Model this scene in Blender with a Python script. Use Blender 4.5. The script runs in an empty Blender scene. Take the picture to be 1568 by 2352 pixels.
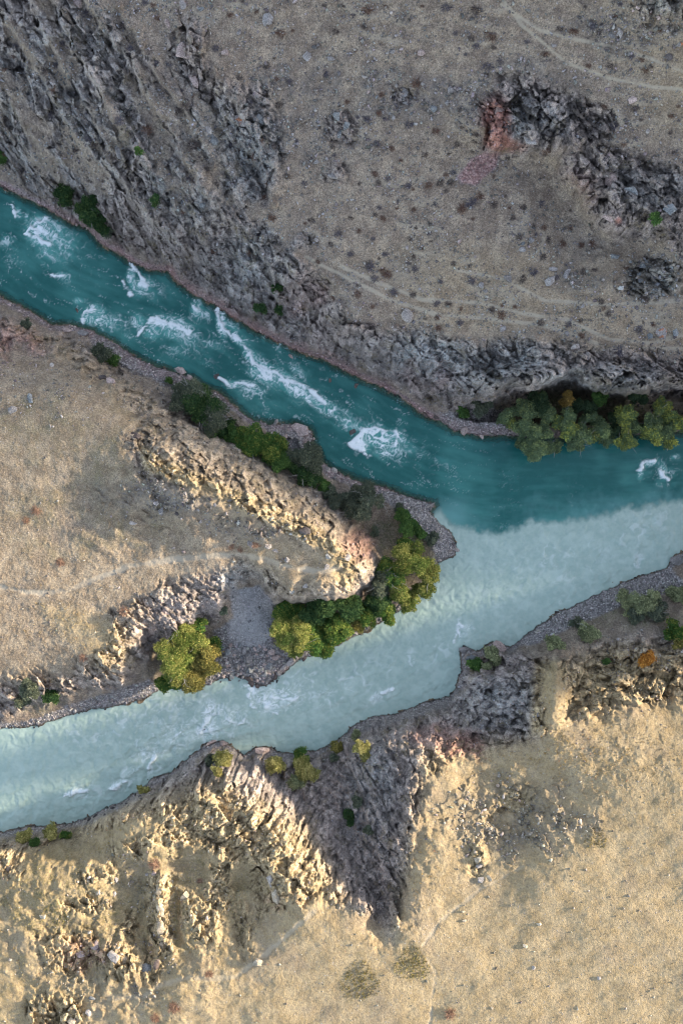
SUN_AZ, SUN_EL, SUN_E, SUN_ANG, SKY_E, EXPO, DENO = 14, 15.5, 3.4, 3.0, .15, 1.8, True
import bpy, bmesh, math, random
import numpy as np
R = math.radians
random.seed(7); RS = np.random.RandomState(11)
F = np.float32
S = 125.0/1568.0          # metres per map unit at river level
H = 140.0                 # drone height above the river
CU, CV = 784.0, 1176.0
sc = bpy.context.scene
COL = sc.collection

# ------------------------------------------------------------------ noise
def _hash(ix, iy, seed):
    with np.errstate(over='ignore'):
        h = (ix.astype(np.uint32)*np.uint32(374761393) + iy.astype(np.uint32)*np.uint32(668265263)
             + np.uint32((seed*2246822519+1013904223) & 0xffffffff))
        h = (h ^ (h >> np.uint32(13)))*np.uint32(1274126177)
        h = (h ^ (h >> np.uint32(16)))*np.uint32(2654435769)
        h = h ^ (h >> np.uint32(15))
    return h
def rnd(ix, iy, seed):
    return (_hash(ix, iy, seed) & np.uint32(0xffffff)).astype(F)/F(16777216)
def perlin(x, y, seed=0):
    x = x.astype(F); y = y.astype(F)
    x0 = np.floor(x).astype(np.int32); y0 = np.floor(y).astype(np.int32)
    fx = x-x0; fy = y-y0
    u = fx*fx*fx*(fx*(fx*6-15)+10); v = fy*fy*fy*(fy*(fy*6-15)+10)
    def g(dx, dy):
        a = rnd(x0+dx, y0+dy, seed)*F(6.2831853)
        return np.cos(a)*(fx-dx)+np.sin(a)*(fy-dy)
    a = g(0, 0); a += u*(g(1, 0)-a)
    b = g(0, 1); b += u*(g(1, 1)-b)
    return (a+v*(b-a))*F(1.45)
def fbm(x, y, octv=4, seed=0, gain=.5):
    t = 0; a = 1.0; s = 0
    for i in range(octv):
        t = t+a*perlin(x, y, seed+i*17); s += a; a *= gain; x = x*2.03+7.1; y = y*2.03+3.7
    return t/s*1.3
def ridged(x, y, octv=4, seed=0, gain=.5):
    t = 0; a = 1.0; s = 0
    for i in range(octv):
        t = t+a*(1-np.abs(perlin(x, y, seed+i*13))*1.6); s += a; a *= gain; x = x*2.07+5.3; y = y*2.07+1.9
    return t/s
def worley(x, y, seed=0, tilt=1.6):
    """facet height of tilted random blocks, crack distance, cell id value"""
    x = x.astype(F); y = y.astype(F)
    x0 = np.floor(x).astype(np.int32); y0 = np.floor(y).astype(np.int32)
    b1 = np.full(x.shape, 9, F); b2 = np.full(x.shape, 9, F); fac = np.zeros(x.shape, F); idv = np.zeros(x.shape, F)
    for i in (-1, 0, 1):
        for j in (-1, 0, 1):
            cx = x0+i; cy = y0+j
            dx = x-(cx+rnd(cx, cy, seed)); dy = y-(cy+rnd(cx, cy, seed+1))
            d = dx*dx+dy*dy
            m = d < b1
            b2 = np.where(m, b1, np.minimum(b2, d))
            r = rnd(cx, cy, seed+2)
            f = r*F(.85)+F(.08)+(rnd(cx, cy, seed+3)-F(.5))*dx*F(tilt)+(rnd(cx, cy, seed+4)-F(.5))*dy*F(tilt)
            fac = np.where(m, f, fac); idv = np.where(m, r, idv)
            b1 = np.where(m, d, b1)
    return fac, np.sqrt(b2)-np.sqrt(b1), idv
def sstep(a, b, x):
    t = np.clip((x-a)/(b-a), 0, 1); return t*t*(3-2*t)

# ------------------------------------------------------------------ map data (map units; u right, v down)
def P(s):
    return [tuple(float(q) for q in p.split(',')) for p in s.split()]
BANK_N = P("-340,300 0,425 60,455 110,480 160,510 200,525 230,560 270,580 310,605 345,620 385,622 410,650 450,680 490,697 540,730 590,760 620,775 680,805 740,825 790,850 830,870 880,890 930,920 970,950 1010,970 1050,990 1100,1000 1160,1000 1200,1003 1300,1004 1400,1000 1568,990 1910,985")
BANK_P = P("-340,600 0,680 40,700 80,720 120,748 160,745 210,760 270,790 300,815 350,840 400,855 440,870 455,885 500,900 540,935 580,965 620,975 680,975 715,990 718,1020 740,1060 770,1085 820,1105 880,1120 930,1140 975,1155 1000,1158 985,1175 1010,1200 1035,1225 1048,1255 1045,1275 1010,1290 985,1335 950,1370 930,1395 880,1425 850,1445 800,1470 740,1500 690,1512 650,1545 610,1575 570,1565 540,1550 500,1560 480,1575 420,1580 370,1578 330,1605 280,1620 200,1630 150,1645 90,1665 40,1670 0,1675 -340,1745")
BANK_S = P("-340,1990 0,1912 60,1900 140,1895 200,1880 250,1855 290,1835 330,1810 350,1790 400,1770 440,1735 470,1710 510,1702 530,1712 560,1735 580,1720 610,1715 650,1730 720,1725 770,1705 810,1670 850,1645 910,1640 970,1615 1030,1600 1045,1580 1060,1540 1055,1505 1065,1485 1100,1495 1130,1475 1170,1487 1220,1450 1270,1415 1330,1385 1400,1350 1470,1325 1530,1305 1550,1275 1568,1270 1910,1160")
RIVER = BANK_N + BANK_S[::-1] + [(-340, 1990)]
# river polygon = between north bank and south bank, minus promontory
RIV_OUT = BANK_N + BANK_S[::-1]
PROM = BANK_P

fN = lambda h: h*.95 if h < 15 else 14.25+(h-15)*.43
fS = lambda h: h*.9 if h < 12 else 10.8+(h-12)*.45
fP = lambda h: h*.85
ctrl = []
def line(f, s, dens=22):
    p = P(s)
    for (a, b) in zip(p, p[1:]):
        n = max(1, int(math.hypot(b[0]-a[0], b[1]-a[1])/dens))
        for k in range(n):
            t = k/n
            ctrl.append((a[0]+(b[0]-a[0])*t, a[1]+(b[1]-a[1])*t, f(a[2]+(b[2]-a[2])*t)))
    ctrl.append((p[-1][0], p[-1][1], f(p[-1][2])))
def pts(f, s):
    for p in P(s): ctrl.append((p[0], p[1], f(p[2])))
ident = lambda h: h
for bank in (BANK_N, BANK_P, BANK_S):
    for (a, b) in zip(bank, bank[1:]):
        n = max(1, int(math.hypot(b[0]-a[0], b[1]-a[1])/30))
        for k in range(n): ctrl.append((a[0]+(b[0]-a[0])*k/n, a[1]+(b[1]-a[1])*k/n, .2))
line(ident, "-340,560,-1 0,540,-1 150,640,-1 300,700,-1 450,770,-1 600,860,-1 800,980,-1 950,1060,-1 1100,1100,-1 1568,1120,-1 1910,1100,-1", 50)
line(ident, "-340,1860,-1 0,1790,-1 200,1740,-1 400,1680,-1 600,1630,-1 800,1560,-1 950,1480,-1 1100,1380,-1 1250,1310,-1 1400,1240,-1", 50)
# north side
line(fN, "-340,270,1.5 0,400,1.5 60,428,1.5 130,462,1.5 190,500,1.5 240,545,1.5 300,578,1.5 370,600,1.5 410,632,1.5 450,664,1.5 500,688,1.5 560,728,1.5 620,762,1.5 700,800,1.5 760,815,1.5 830,855,1.5 900,880,1.5 960,915,1.5 1010,945,1.5 1060,930,2 1110,925,1.6 1160,908,1 1220,900,.8 1290,878,.8 1320,872,.8 1350,887,.8 1400,906,.8 1450,908,.8 1500,897,.8 1568,899,.8 1910,897,.8")
line(fN, "1060,903,9 1130,897,14 1160,892,19 1220,888,22 1290,864,24 1320,858,24 1350,874,24 1400,893,23 1440,896,22 1500,884,22 1568,886,22 1910,884,22")
line(fN, "830,800,9 900,830,9 1000,860,9 1100,850,13 1250,825,20 1400,845,20 1568,845,20", 30)
line(fN, "640,590,17 700,620,16 760,670,15.5 800,750,14.5 930,765,15 1100,785,15.5 1250,785,19 1400,805,20 1568,815,20 1910,815,21", 30)
line(fN, "-340,200,9 0,320,10 120,380,10 200,415,10 280,475,11 350,520,10 420,560,10 480,560,12 560,620,11 620,680,9 700,720,7", 30)
pts(fN, "480,480,19 330,330,24 200,200,27 100,200,22 0,150,22 0,0,32 100,0,35 200,0,40 300,150,34 400,300,29 550,400,27 600,500,22 -320,0,26 -320,-320,45 0,-320,48 300,-320,60")
pts(fN, "700,500,24 700,300,34 700,150,42 700,0,50 500,150,42 450,0,47 900,600,20.5 900,400,32 900,200,43 900,0,54 1050,500,27 1100,640,21 1250,650,22 1400,650,24 1568,680,24 1250,720,21 1100,720,18 1400,740,23 1568,750,24 1250,100,53 1250,0,59 1500,100,57 1568,0,64 1400,0,62 1500,250,48 1568,330,43 700,-320,74 1100,-320,80 1600,-320,90 1900,-300,96 1900,0,76 1900,400,52 1900,700,30")
line(fN, "1112,312,41 1180,333,40.5 1250,342,40.5 1290,343,40"); line(fN, "1112,338,32.5 1180,356,32 1250,364,32 1276,372,31.5")
pts(fN, "1150,220,45 1250,210,46 1350,260,45 1400,400,40 1500,430,40 1568,450,40 1200,450,28 1200,550,25 1400,600,23 1040,380,31 1090,400,30")
line(fN, "1278,395,29 1318,450,26 1352,525,23.5 1410,557,23 1480,557,24 1525,585,24"); line(fN, "1310,388,37.5 1345,438,36.5 1382,512,33.5 1430,530,33.5 1500,527,33.5 1545,560,33")
# promontory
line(fP, "300,1000,17 340,1055,19 440,1075,19 520,1130,19 600,1160,18.5 680,1205,18 760,1240,17 808,1275,16")
line(fP, "-340,640,6 0,730,6 100,760,4 180,785,3 240,850,3 330,890,3 400,935,3 480,985,3 560,1030,3 650,1090,3 720,1132,3 790,1180,3 850,1235,3 878,1290,3")
line(fP, "100,800,9 180,840,11 250,880,12 320,950,13 430,1010,12 540,1070,12 640,1130,12 740,1190,11 820,1250,11 845,1300,11", 30)
pts(fP, "-340,900,19 -340,1300,13 0,860,15 150,900,17 0,1000,16.5 200,980,17 0,1150,14 0,1350,11.5 200,1100,14.5 200,1250,13 330,1170,15 400,1220,14.5 400,1295,13.5 550,1240,15.5 650,1265,15.5 720,1290,15 780,1310,14.5 700,1340,13.8 100,1440,10.5 220,1400,11.5 300,1340,12.5 -320,1560,9")
line(fP, "645,1376,12.5 720,1378,12.5 800,1370,12 832,1340,11.5 860,1305,10"); line(fP, "648,1392,3 720,1396,3 808,1388,3 850,1356,3 880,1318,3")
line(fP, "-340,1690,2 0,1635,2 100,1622,2 200,1598,2 300,1582,2 345,1560,2 350,1500,3 400,1500,2.5 455,1455,3 470,1420,4 500,1430,4"); line(fP, "0,1580,7 100,1575,7 200,1565,8 262,1550,9 300,1525,9.5 325,1490,9.5 318,1450,10.5")
line(fP, "335,1452,4.5 342,1490,3.5"); line(fP, "350,1440,9 385,1465,7.5 420,1455,7.5 440,1420,8.5 455,1390,10"); pts(fP, "350,1390,12.5 430,1335,13.2 400,1400,10.5 480,1350,12 500,1390,10 260,1450,11.5")
line(fP, "495,1312,13.6 550,1290,14 620,1300,14 645,1340,13.4"); line(fP, "540,1356,6.5 570,1338,6.5 592,1356,6 618,1390,5"); pts(fP, "545,1420,4.6 580,1420,4.2 560,1480,2.5 600,1500,2.2 620,1450,3.2 580,1540,1.2 520,1520,2")
pts(fP, "940,1200,2.5 1000,1210,1.6 1000,1260,1.5 900,1300,2.5 920,1350,2 800,1420,2 700,1440,2 660,1490,1.5 430,1530,1.8 600,990,2 800,1130,2.4 900,1170,2.4")
# south side
line(fS, "1180,1503,3 1250,1475,3 1320,1437,3 1400,1403,3 1500,1373,3 1568,1353,3 1910,1240,3", 30)
line(fS, "1278,1528,15 1274,1600,19.5 1262,1680,22"); line(fS, "1225,1560,9 1222,1620,12"); line(fS, "1318,1560,10 1316,1620,13"); line(fS, "1100,1560,5 1160,1540,6 1230,1535,8")
pts(fS, "1200,1600,11 1220,1650,15 1330,1580,10 1420,1540,9 1500,1500,7.5 1475,1478,10 1500,1580,12 1568,1560,11 1568,1450,6 1400,1460,5 1900,1400,6 1900,1600,14")
pts(fS, "1350,1650,19 1450,1640,20 1568,1640,21 1400,1750,26 1568,1700,26 1150,1850,19 1100,1800,17 1050,1720,13 1000,1650,7 1250,1800,22 1200,1900,22")
line(fS, "1020,2080,29 1150,2010,29 1300,1920,30 1450,1830,31 1568,1780,31 1900,1600,31", 40)
pts(fS, "1568,2352,42 1300,2300,38 1000,2300,33 1300,2100,35 1568,2050,38 1900,2600,52 1900,2000,44 1300,2650,46 800,2650,36 300,2650,26 -320,2650,20")
line(fS, "700,1742,2 745,1780,4 785,1850,6 810,1950,9 840,2050,15.5 865,2100,22.5 885,2140,28.5")
line(fS, "835,1722,8 940,1722,15 970,1780,18 962,1850,20 938,1900,23 940,2000,26 938,2080,29 922,2140,31"); line(fS, "850,1790,10 850,1880,12 870,1980,15 890,2070,20", 30)
line(fS, "520,1792,13 600,1830,16 640,1900,18 690,1960,20.5 705,2000,22 760,2060,24 850,2085,26"); line(fS, "620,1770,4 680,1850,9 730,1920,11 770,2000,15", 30)
line(fS, "255,1866,11 335,1850,13 400,1828,14.5 480,1800,14.5"); pts(fS, "560,1755,3 640,1745,2 500,1730,3 440,1770,4 360,1815,2.5")
pts(fS, "100,1975,13 0,1950,11.5 0,2100,16 200,1985,15.5 300,2000,16.5 400,1950,17 500,1950,17.5 480,2100,19 560,2050,17 540,2130,19 200,2200,18 0,2352,20 300,2310,24 -320,2100,9 -320,2400,14")
line(fS, "330,2290,25 450,2250,25.5 560,2235,26.5 640,2160,27 700,2112,28"); pts(fS, "700,2300,30 800,2200,30.5 850,2150,30")
line(fS, "362,2025,20 368,2100,21 378,2190,22"); line(fS, "342,2025,14.5 346,2100,15.5 352,2190,17"); line(fS, "395,2020,15.5 402,2100,17 410,2190,19.5")
line(fS, "618,2000,22 628,2060,23 640,2085,23.5"); line(fS, "594,2010,17 600,2060,18 606,2090,19.5"); line(fS, "420,2070,18.5 426,2160,20.5"); line(fS, "408,2070,16.2 414,2160,18.2")
line(fS, "490,1940,19.5 500,2010,20"); line(fS, "474,1940,17 480,2010,17.6")
line(fS, "262,2190,21 296,2235,22"); 

C = np.array(ctrl, np.float64)
# merge near-duplicates
keep = []; seen = {}
for i, c in enumerate(C):
    k = (int(c[0]//7), int(c[1]//7))
    if k in seen: continue
    seen[k] = 1; keep.append(i)
C = C[keep]
def rbf_solve(C):
    n = len(C); x = C[:, :2]/1000
    d = np.sqrt(((x[:, None]-x[None])**2).sum(-1))
    A = np.zeros((n+3, n+3)); A[:n, :n] = -d; A[:n, :n] -= np.eye(n)*1e-5
    A[:n, n] = 1; A[:n, n+1:] = x; A[n, :n] = 1; A[n+1:, :n] = x.T
    b = np.zeros(n+3); b[:n] = C[:, 2]
    return np.linalg.solve(A, b)
Wt = rbf_solve(C)
U0, U1, V0, V1, CS = -330, 1900, -330, 2680, 5
cu = np.arange(U0, U1+CS, CS, dtype=np.float64); cv = np.arange(V0, V1+CS, CS, dtype=np.float64)
HC = np.zeros((len(cv), len(cu)))
for j0 in range(0, len(cv), 12):
    gu, gv = np.meshgrid(cu/1000, cv[j0:j0+12]/1000)
    q = np.stack([gu.ravel(), gv.ravel()], 1)
    d2 = (q**2).sum(1)[:, None]+(C[:, :2]**2/1e6).sum(1)[None]-2*q@(C[:, :2].T/1000)
    HC[j0:j0+12] = (-np.sqrt(np.maximum(d2, 0))@Wt[:-3]+Wt[-3]+q@Wt[-2:]).reshape(gu.shape)
GU, GV = np.meshgrid(cu, cv)
def sdf(poly, gu=None, gv=None):
    gu = GU if gu is None else gu; gv = GV if gv is None else gv
    d = np.full(gu.shape, 1e9); ins = np.zeros(gu.shape, bool)
    n = len(poly)
    for i in range(n):
        ax, ay = poly[i][:2]; bx, by = poly[(i+1) % n][:2]
        ex, ey = bx-ax, by-ay; L = ex*ex+ey*ey+1e-9
        t = np.clip(((gu-ax)*ex+(gv-ay)*ey)/L, 0, 1)
        d = np.minimum(d, (gu-ax-t*ex)**2+(gv-ay-t*ey)**2)
        c = ((ay > gv) != (by > gv))
        with np.errstate(divide='ignore', invalid='ignore'):
            ins ^= c & (gu < ex*(gv-ay)/(by-ay if by != ay else 1e-9)+ax)
    d = np.sqrt(d)
    return np.where(ins, d, -d)          # positive inside
def pline(s, gu=None, gv=None):
    p = P(s); d = np.full(GU.shape, 1e9)
    for a, b in zip(p, p[1:]):
        ex, ey = b[0]-a[0], b[1]-a[1]
        t = np.clip(((GU-a[0])*ex+(GV-a[1])*ey)/(ex*ex+ey*ey), 0, 1)
        d = np.minimum(d, np.hypot(GU-a[0]-t*ex, GV-a[1]-t*ey))
    return d
def ell(u, v, a, b, ang=0):
    c, s = math.cos(R(ang)), math.sin(R(ang))
    x = ((GU-u)*c+(GV-v)*s)/a; y = (-(GU-u)*s+(GV-v)*c)/b
    return (1-np.sqrt(x*x+y*y))*min(a, b)        # ~signed distance, positive inside

SDL = np.maximum(-sdf(RIV_OUT), sdf(PROM))       # positive on land
# rock areas
rock_list = [
 ("-340,-320 190,-320 215,0 300,190 400,330 470,430 560,480 640,560 750,640 790,735 930,768 1100,785 1250,785 1400,806 1568,830 1910,830 1910,915 1568,915 1300,892 1060,945 960,920 760,820 620,770 450,672 370,605 240,552 0,402 -340,280", 1),
 ("1108,240 1150,178 1210,175 1290,200 1400,260 1395,310 1300,350 1200,357 1115,335", .95),
 ("1285,350 1380,330 1425,350 1568,400 1900,420 1900,580 1568,570 1500,545 1410,548 1365,522 1325,440 1283,400", 1),
 ("-340,660 0,725 100,745 200,795 300,885 400,935 540,1015 700,1125 850,1232 875,1300 862,1342 812,1378 640,1388 620,1345 700,1345 790,1320 770,1265 650,1215 540,1160 440,1120 320,1090 290,1010 330,960 250,890 150,825 60,800 0,815 -340,720", 1),
 ("260,1400 340,1370 440,1330 500,1320 530,1340 500,1430 450,1445 400,1495 345,1490 330,1525 280,1575 160,1595 0,1640 -340,1700 -340,1600 0,1560 150,1540 240,1500", .95),
 ("490,1315 550,1285 640,1298 662,1388 620,1392 585,1342 545,1350 500,1425", .8),
 ("1060,1500 1140,1480 1260,1510 1330,1500 1460,1470 1568,1470 1900,1440 1900,1580 1568,1610 1440,1615 1330,1640 1240,1680 1130,1735 1040,1745 985,1780 965,1860 938,1910 930,2060 900,2150 850,2095 740,2065 700,2010 645,2095 585,2085 565,1980 480,1960 430,1880 330,1880 255,1862 340,1790 440,1732 520,1708 640,1745 800,1692 870,1648 1040,1602", .95),
 ("345,2005 382,2005 395,2185 350,2195", 1), ("60,1905 200,1878 262,1850 345,1795 350,1870 240,1905 150,1945 60,1950", .95), ("-340,1920 0,1925 60,1945 50,2010 0,2010 -340,2000", .9),
]
ROCK = np.full(GU.shape, -60.0)
for s, w in rock_list: ROCK = np.maximum(ROCK, np.minimum(sdf(P(s)), 60)+(w-1)*20)
for e in ((430,120,46,75,0),(560,255,60,60,0),(590,335,60,80,0),(782,285,26,34,0),(690,560,20,14,0),(770,400,22,22,0),(500,320,50,60,0),(280,2215,34,46,20),(180,2185,62,46,0),(130,2330,60,42,0),
          (1094,1978,15,26,0),(930,215,22,20,0),(560,420,60,50,30),(1530,15,50,26,0),(1500,640,70,40,0),(345,2226,26,30,0),(440,2090,14,40,8),(1475,1490,40,26,0),(500,2035,26,80,5),(540,1960,50,40,0),(420,1900,80,46,-20),(330,1935,50,24,-10),(200,2080,36,18,0),(470,2110,22,50,8),(100,2170,30,16,0),(230,2010,30,14,-20),(690,2040,40,36,30),(1180,1840,30,14,-30),(1330,1620,60,24,0),(1420,1570,70,24,10),(560,2120,18,46,6),(300,2120,20,30,0),(610,2050,26,50,8)):
    ROCK = np.maximum(ROCK, ell(*e))
ROCK = np.where(ell(1270, 1610, 34, 84) > -12, np.minimum(ROCK, -ell(1270, 1610, 34, 84)*1.5), ROCK)
RIBH = np.zeros(GU.shape)
for s_, hh_ in (("110,-40 160,90 210,170 262,270 300,330 345,400 400,475",2.6),("-10,0 60,110 110,190 150,270 190,340 220,405",2.6),("300,60 350,150 420,250 470,330",1.6),("440,130 500,230 560,330 610,420",1.6),("60,-20 130,120 180,210 235,300",2.),("250,370 310,460 375,545",2.),("400,330 470,440 560,545 650,640",2.2),("190,-20 250,80 310,160 380,270",2.2),("0,200 60,290 110,360",1.8),("520,200 575,290 600,360",1.3),("330,480 420,560 500,620",1.6)):
    p_ = P(s_); d_ = np.full(GU.shape, 1e9); sg = np.zeros(GU.shape)
    for a, b in zip(p_, p_[1:]):
        ex, ey = b[0]-a[0], b[1]-a[1]; L_ = ex*ex+ey*ey; t = np.clip(((GU-a[0])*ex+(GV-a[1])*ey)/L_, 0, 1)
        dd = np.hypot(GU-a[0]-t*ex, GV-a[1]-t*ey); m_ = dd < d_; d_ = np.where(m_, dd, d_)
        sg = np.where(m_, -(ex*(GV-a[1])-ey*(GU-a[0]))/math.sqrt(L_), sg)
    sg = np.clip(sg, -d_, d_)
    RIBH += hh_*np.where(sg > 0, np.exp(-d_/42), np.clip(1+sg/9, 0, 1)*(d_ < 60))*(np.abs(d_) < 160)
    ROCK = np.maximum(ROCK, np.where(sg > 0, 15-d_*.75, 26-d_))
GRAV = np.full(GU.shape, -60.0)
for s in ("195,755 300,812 400,850 450,880 400,892 300,852 215,800","540,945 720,970 730,1040 820,1100 980,1150 1048,1255 1010,1290 955,1205 880,1150 760,1100 640,1010",
          "1000,950 1060,940 1160,940 1175,1003 1060,998","525,1352 600,1345 640,1400 622,1480 690,1515 600,1575 495,1560 490,1450 535,1420","50,1670 160,1618 340,1560 372,1580 280,1622 150,1650",
          "1165,1492 1320,1385 1540,1305 1570,1335 1900,1200 1900,1240 1500,1372 1400,1402 1320,1437 1240,1477","140,1895 330,1805 345,1820 260,1865","805,1672 900,1642 1032,1602 1032,1622 900,1662 820,1690",
          "1058,422 1050,405 1080,365 1110,348 1145,352 1140,380 1120,405 1090,427"):
    GRAV = np.maximum(GRAV, sdf(P(s)))
GRAV = np.maximum(GRAV, np.where(SDL > 0, 13-SDL, -40))
SCREE = sdf(P("1058,422 1050,405 1080,365 1110,348 1145,352 1140,380 1120,405 1090,427"))
FAN = sdf(P("530,1352 598,1350 636,1405 618,1470 580,1495 545,1480 530,1430"))
PATH = np.minimum(pline("-300,1330 0,1348 60,1360 100,1362 160,1355 230,1325 300,1300 400,1285 500,1275 560,1275 620,1290 680,1306 740,1312 800,1300"),
                  pline("250,2292 330,2290 370,2262 430,2247 540,2245 600,2200 700,2112 720,2095"))
PATH = np.minimum(PATH, pline("985,2360 1000,2230 965,2180 1010,2115 1100,2045 1200,1990")+3)
TRAIL = pline("1110,-60 1200,60 1260,110 1300,145 1400,180 1500,200 1568,205 1900,230")
for s in ("1150,10 1240,70 1330,92 1400,105 1480,130 1568,165 1900,200","784,612 870,650 970,688 1100,695 1200,720 1300,735 1400,780 1500,788 1568,768 1900,740",
          "700,590 800,640 900,690 1000,722 1150,735 1260,750 1400,800 1568,800","1050,620 1150,640 1250,690 1400,700 1568,690"):
    TRAIL = np.minimum(TRAIL, pline(s))
def polymask(s, soft): return sstep(-soft, soft, sdf(P(s)))
GOLD = np.zeros(GU.shape)
GOLD = np.maximum(GOLD, polymask("-400,1960 60,1930 260,1860 500,1790 700,1900 800,2080 900,2160 950,1900 980,1720 1230,1700 1240,1540 1320,1510 1400,1480 1900,1500 1900,2800 -400,2800", 40))
GOLD = np.maximum(GOLD, .32*polymask("-400,820 0,820 150,830 300,960 330,1080 500,1160 800,1290 640,1380 500,1290 340,1380 280,1560 -400,1640", 40))
GOLD = np.maximum(GOLD, polymask("310,1010 400,1060 520,1110 620,1150 740,1210 810,1270 830,1310 800,1365 760,1330 740,1270 620,1210 500,1160 400,1110 330,1080", 14))  # crest band: its golden sunlight is put into the ground colour
GOLD = np.maximum(GOLD, .5*polymask('0,740 120,760 330,890 480,985 650,1085 850,1232 870,1300 800,1370 640,1380 300,1000 200,880', 25))
GOLD = np.maximum(GOLD, .9*polymask("60,1380 180,1390 290,1430 300,1520 240,1550 160,1480", 40))
GOLD = np.maximum(GOLD, polymask('1228,1515 1312,1515 1312,1690 1215,1690', 12))  # sunlit gold of the ridge strip, painted into the ground colour
GOLD = np.maximum(GOLD, .3*polymask("1000,560 1568,600 1900,620 1900,820 1300,780 1000,760 800,600", 50))
GOLD = np.maximum(GOLD, .28*polymask("1250,-300 1900,-300 1900,260 1500,300", 80))
RED = np.zeros(GU.shape)
for (u, v, a, b, g, w) in ((1138,285,36,70,0,1.),(1150,330,50,20,10,1.),(1098,388,60,60,0,.0),(1060,1720,60,46,0,.7),(1000,1690,60,30,0,.5),(20,800,90,60,0,.55),(830,1245,46,50,40,.6),(200,2190,80,50,0,.45),(640,2080,70,30,0,.2),(1419,507,9,9,0,1.),
                           (420,12,22,16,0,.6),(660,1550,30,20,0,.2),(700,680,60,50,0,.25),(1330,440,40,60,0,.35),(860,680,40,60,0,.3),(980,860,60,40,0,.2)):
    RED = np.maximum(RED, w*sstep(-.35, .5, ell(u, v, a, b, g)/min(a, b)))
RED = np.maximum(RED, 1.*sstep(-4, 5, SCREE))
nb = sstep(22, 4, SDL)*(GV < 985)*(GU < 1010)*((GV-500) < .45*(GU)+160)
RED = np.maximum(RED, .9*nb)
RED = np.maximum(RED, .35*sstep(30, 6, SDL)*(GV > 650)*(GV < 1130))
BLUE = np.zeros(GU.shape)
for (u, v, a, b, w) in ((150,200,260,300,.6),(480,380,220,160,.7),(620,620,160,140,.5),(1080,820,260,70,.8),(1360,870,150,40,.9),(1230,270,90,60,.7),(1500,640,90,50,.9),(560,1330,70,60,.9),(850,1830,70,110,.6),(1150,1620,90,70,.5),(1480,430,110,60,.5),(1530,10,50,30,1.),(570,1420,60,70,.7)):
    BLUE = np.maximum(BLUE, w*sstep(-.4, .6, ell(u, v, a, b)/min(a, b)))
BLUE = np.maximum(BLUE, .6*sstep(-6, 6, FAN))
VEG = np.zeros(GU.shape)
for (u, v, a, b, w) in ((190,490,80,40,.8),(1350,930,230,50,1.),(600,700,50,24,.7),(480,960,90,40,.8),(640,1050,130,40,.8),(900,1270,120,90,.8),(730,1440,130,60,1.),(430,1510,80,80,1.),(80,1600,80,40,.9),(600,1760,140,40,.7),(760,1780,60,60,.6),(1450,1420,140,40,.5),(1090,1520,60,30,.6),(820,1900,40,120,.35),(850,2060,40,60,.4),(946,2214,40,44,.8),(826,2254,46,56,.55),(1360,1940,34,18,.4),(250,2130,220,170,.8),(150,2060,190,130,.7),(420,2060,170,120,.75),(400,1930,160,70,.5),(540,2010,60,90,.6),(1160,1860,150,90,.3),(1430,1550,170,60,.4),(60,2300,120,80,.4),(1330,930,240,60,1.),(320,320,60,60,.2),(300,1100,160,160,.3),(90,980,120,80,.3),(110,1160,130,60,.3),(150,1250,150,40,.25),(680,1900,70,110,.35)):
    VEG = np.maximum(VEG, w*sstep(-.3, .6, ell(u, v, a, b)/min(a, b)))
DEB = np.zeros(GU.shape)        # broken dark rubble
for (u, v, a, b, w) in ((420,1140,190,50,.9),(600,1215,110,30,.7),(1500,650,100,60,.9),(960,230,190,60,.6),(1200,190,110,50,.5),(1350,620,120,60,.5),(250,2220,140,90,.5),(1440,60,130,60,.5),(1480,1560,120,60,.8),(300,2020,120,60,.3),(1180,1880,170,90,.7),(700,250,160,120,.4),(560,1540,80,40,1.)):
    DEB = np.maximum(DEB, w*sstep(-.4, .6, ell(u, v, a, b)/min(a, b)))

# ------------------------------------------------------------------ fine grid
def axis(a, b, step):
    core = np.arange(a-16, b+16+step, step)
    def outer():
        o = []; x = step*2; t = 0
        while t < 300: x = min(x*1.25, 9); t += x; o.append(t)
        while t < 28000: x *= 1.35; t += x; o.append(t)
        return np.array(o)
    o = outer()
    return np.concatenate([(core[0]-o)[::-1], core, core[-1]+o])
STEP = 2.0
AU, AV = axis(0, 1568, STEP), axis(0, 2352, STEP)
UU, VV = np.meshgrid(AU, AV)
UC, VC = np.clip(UU, U0+4, U1-8), np.clip(VV, V0+4, V1-8)
fx = (UC-U0)/CS; fy = (VC-V0)/CS
ix = fx.astype(int); iy = fy.astype(int); fx = (fx-ix).astype(F); fy = (fy-iy).astype(F)
def up(a):
    a = a.astype(F)
    return ((a[iy, ix]*(1-fx)+a[iy, ix+1]*fx)*(1-fy)+(a[iy+1, ix]*(1-fx)+a[iy+1, ix+1]*fx)*fy)
_wa = (fbm(UU/46, VV/46, 3, 501)*11+fbm(UU/15, VV/15, 3, 503)*5); _wb = (fbm(UU/46, VV/46, 3, 511)*11+fbm(UU/15, VV/15, 3, 513)*5)
_rk = sstep(-40, 0, up(ROCK))
def upw(a, wu, wv):
    x_ = (np.clip(UC+wu, U0+4, U1-8)-U0)/CS; y_ = (np.clip(VC+wv, V0+4, V1-8)-V0)/CS
    i_ = x_.astype(int); j_ = y_.astype(int); x_ = (x_-i_).astype(F); y_ = (y_-j_).astype(F); a = a.astype(F)
    return ((a[j_, i_]*(1-x_)+a[j_, i_+1]*x_)*(1-y_)+(a[j_+1, i_]*(1-x_)+a[j_+1, i_+1]*x_)*y_)
_wk = sstep(0, 40, up(SDL))*(.25+.75*_rk)
h0 = upw(HC, _wa*_wk, _wb*_wk)+upw(RIBH, _wa, _wb)*sstep(8, 50, up(SDL))
EX, EY = (UU-UC), (VV-VC)          # beyond the mapped area
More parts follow.
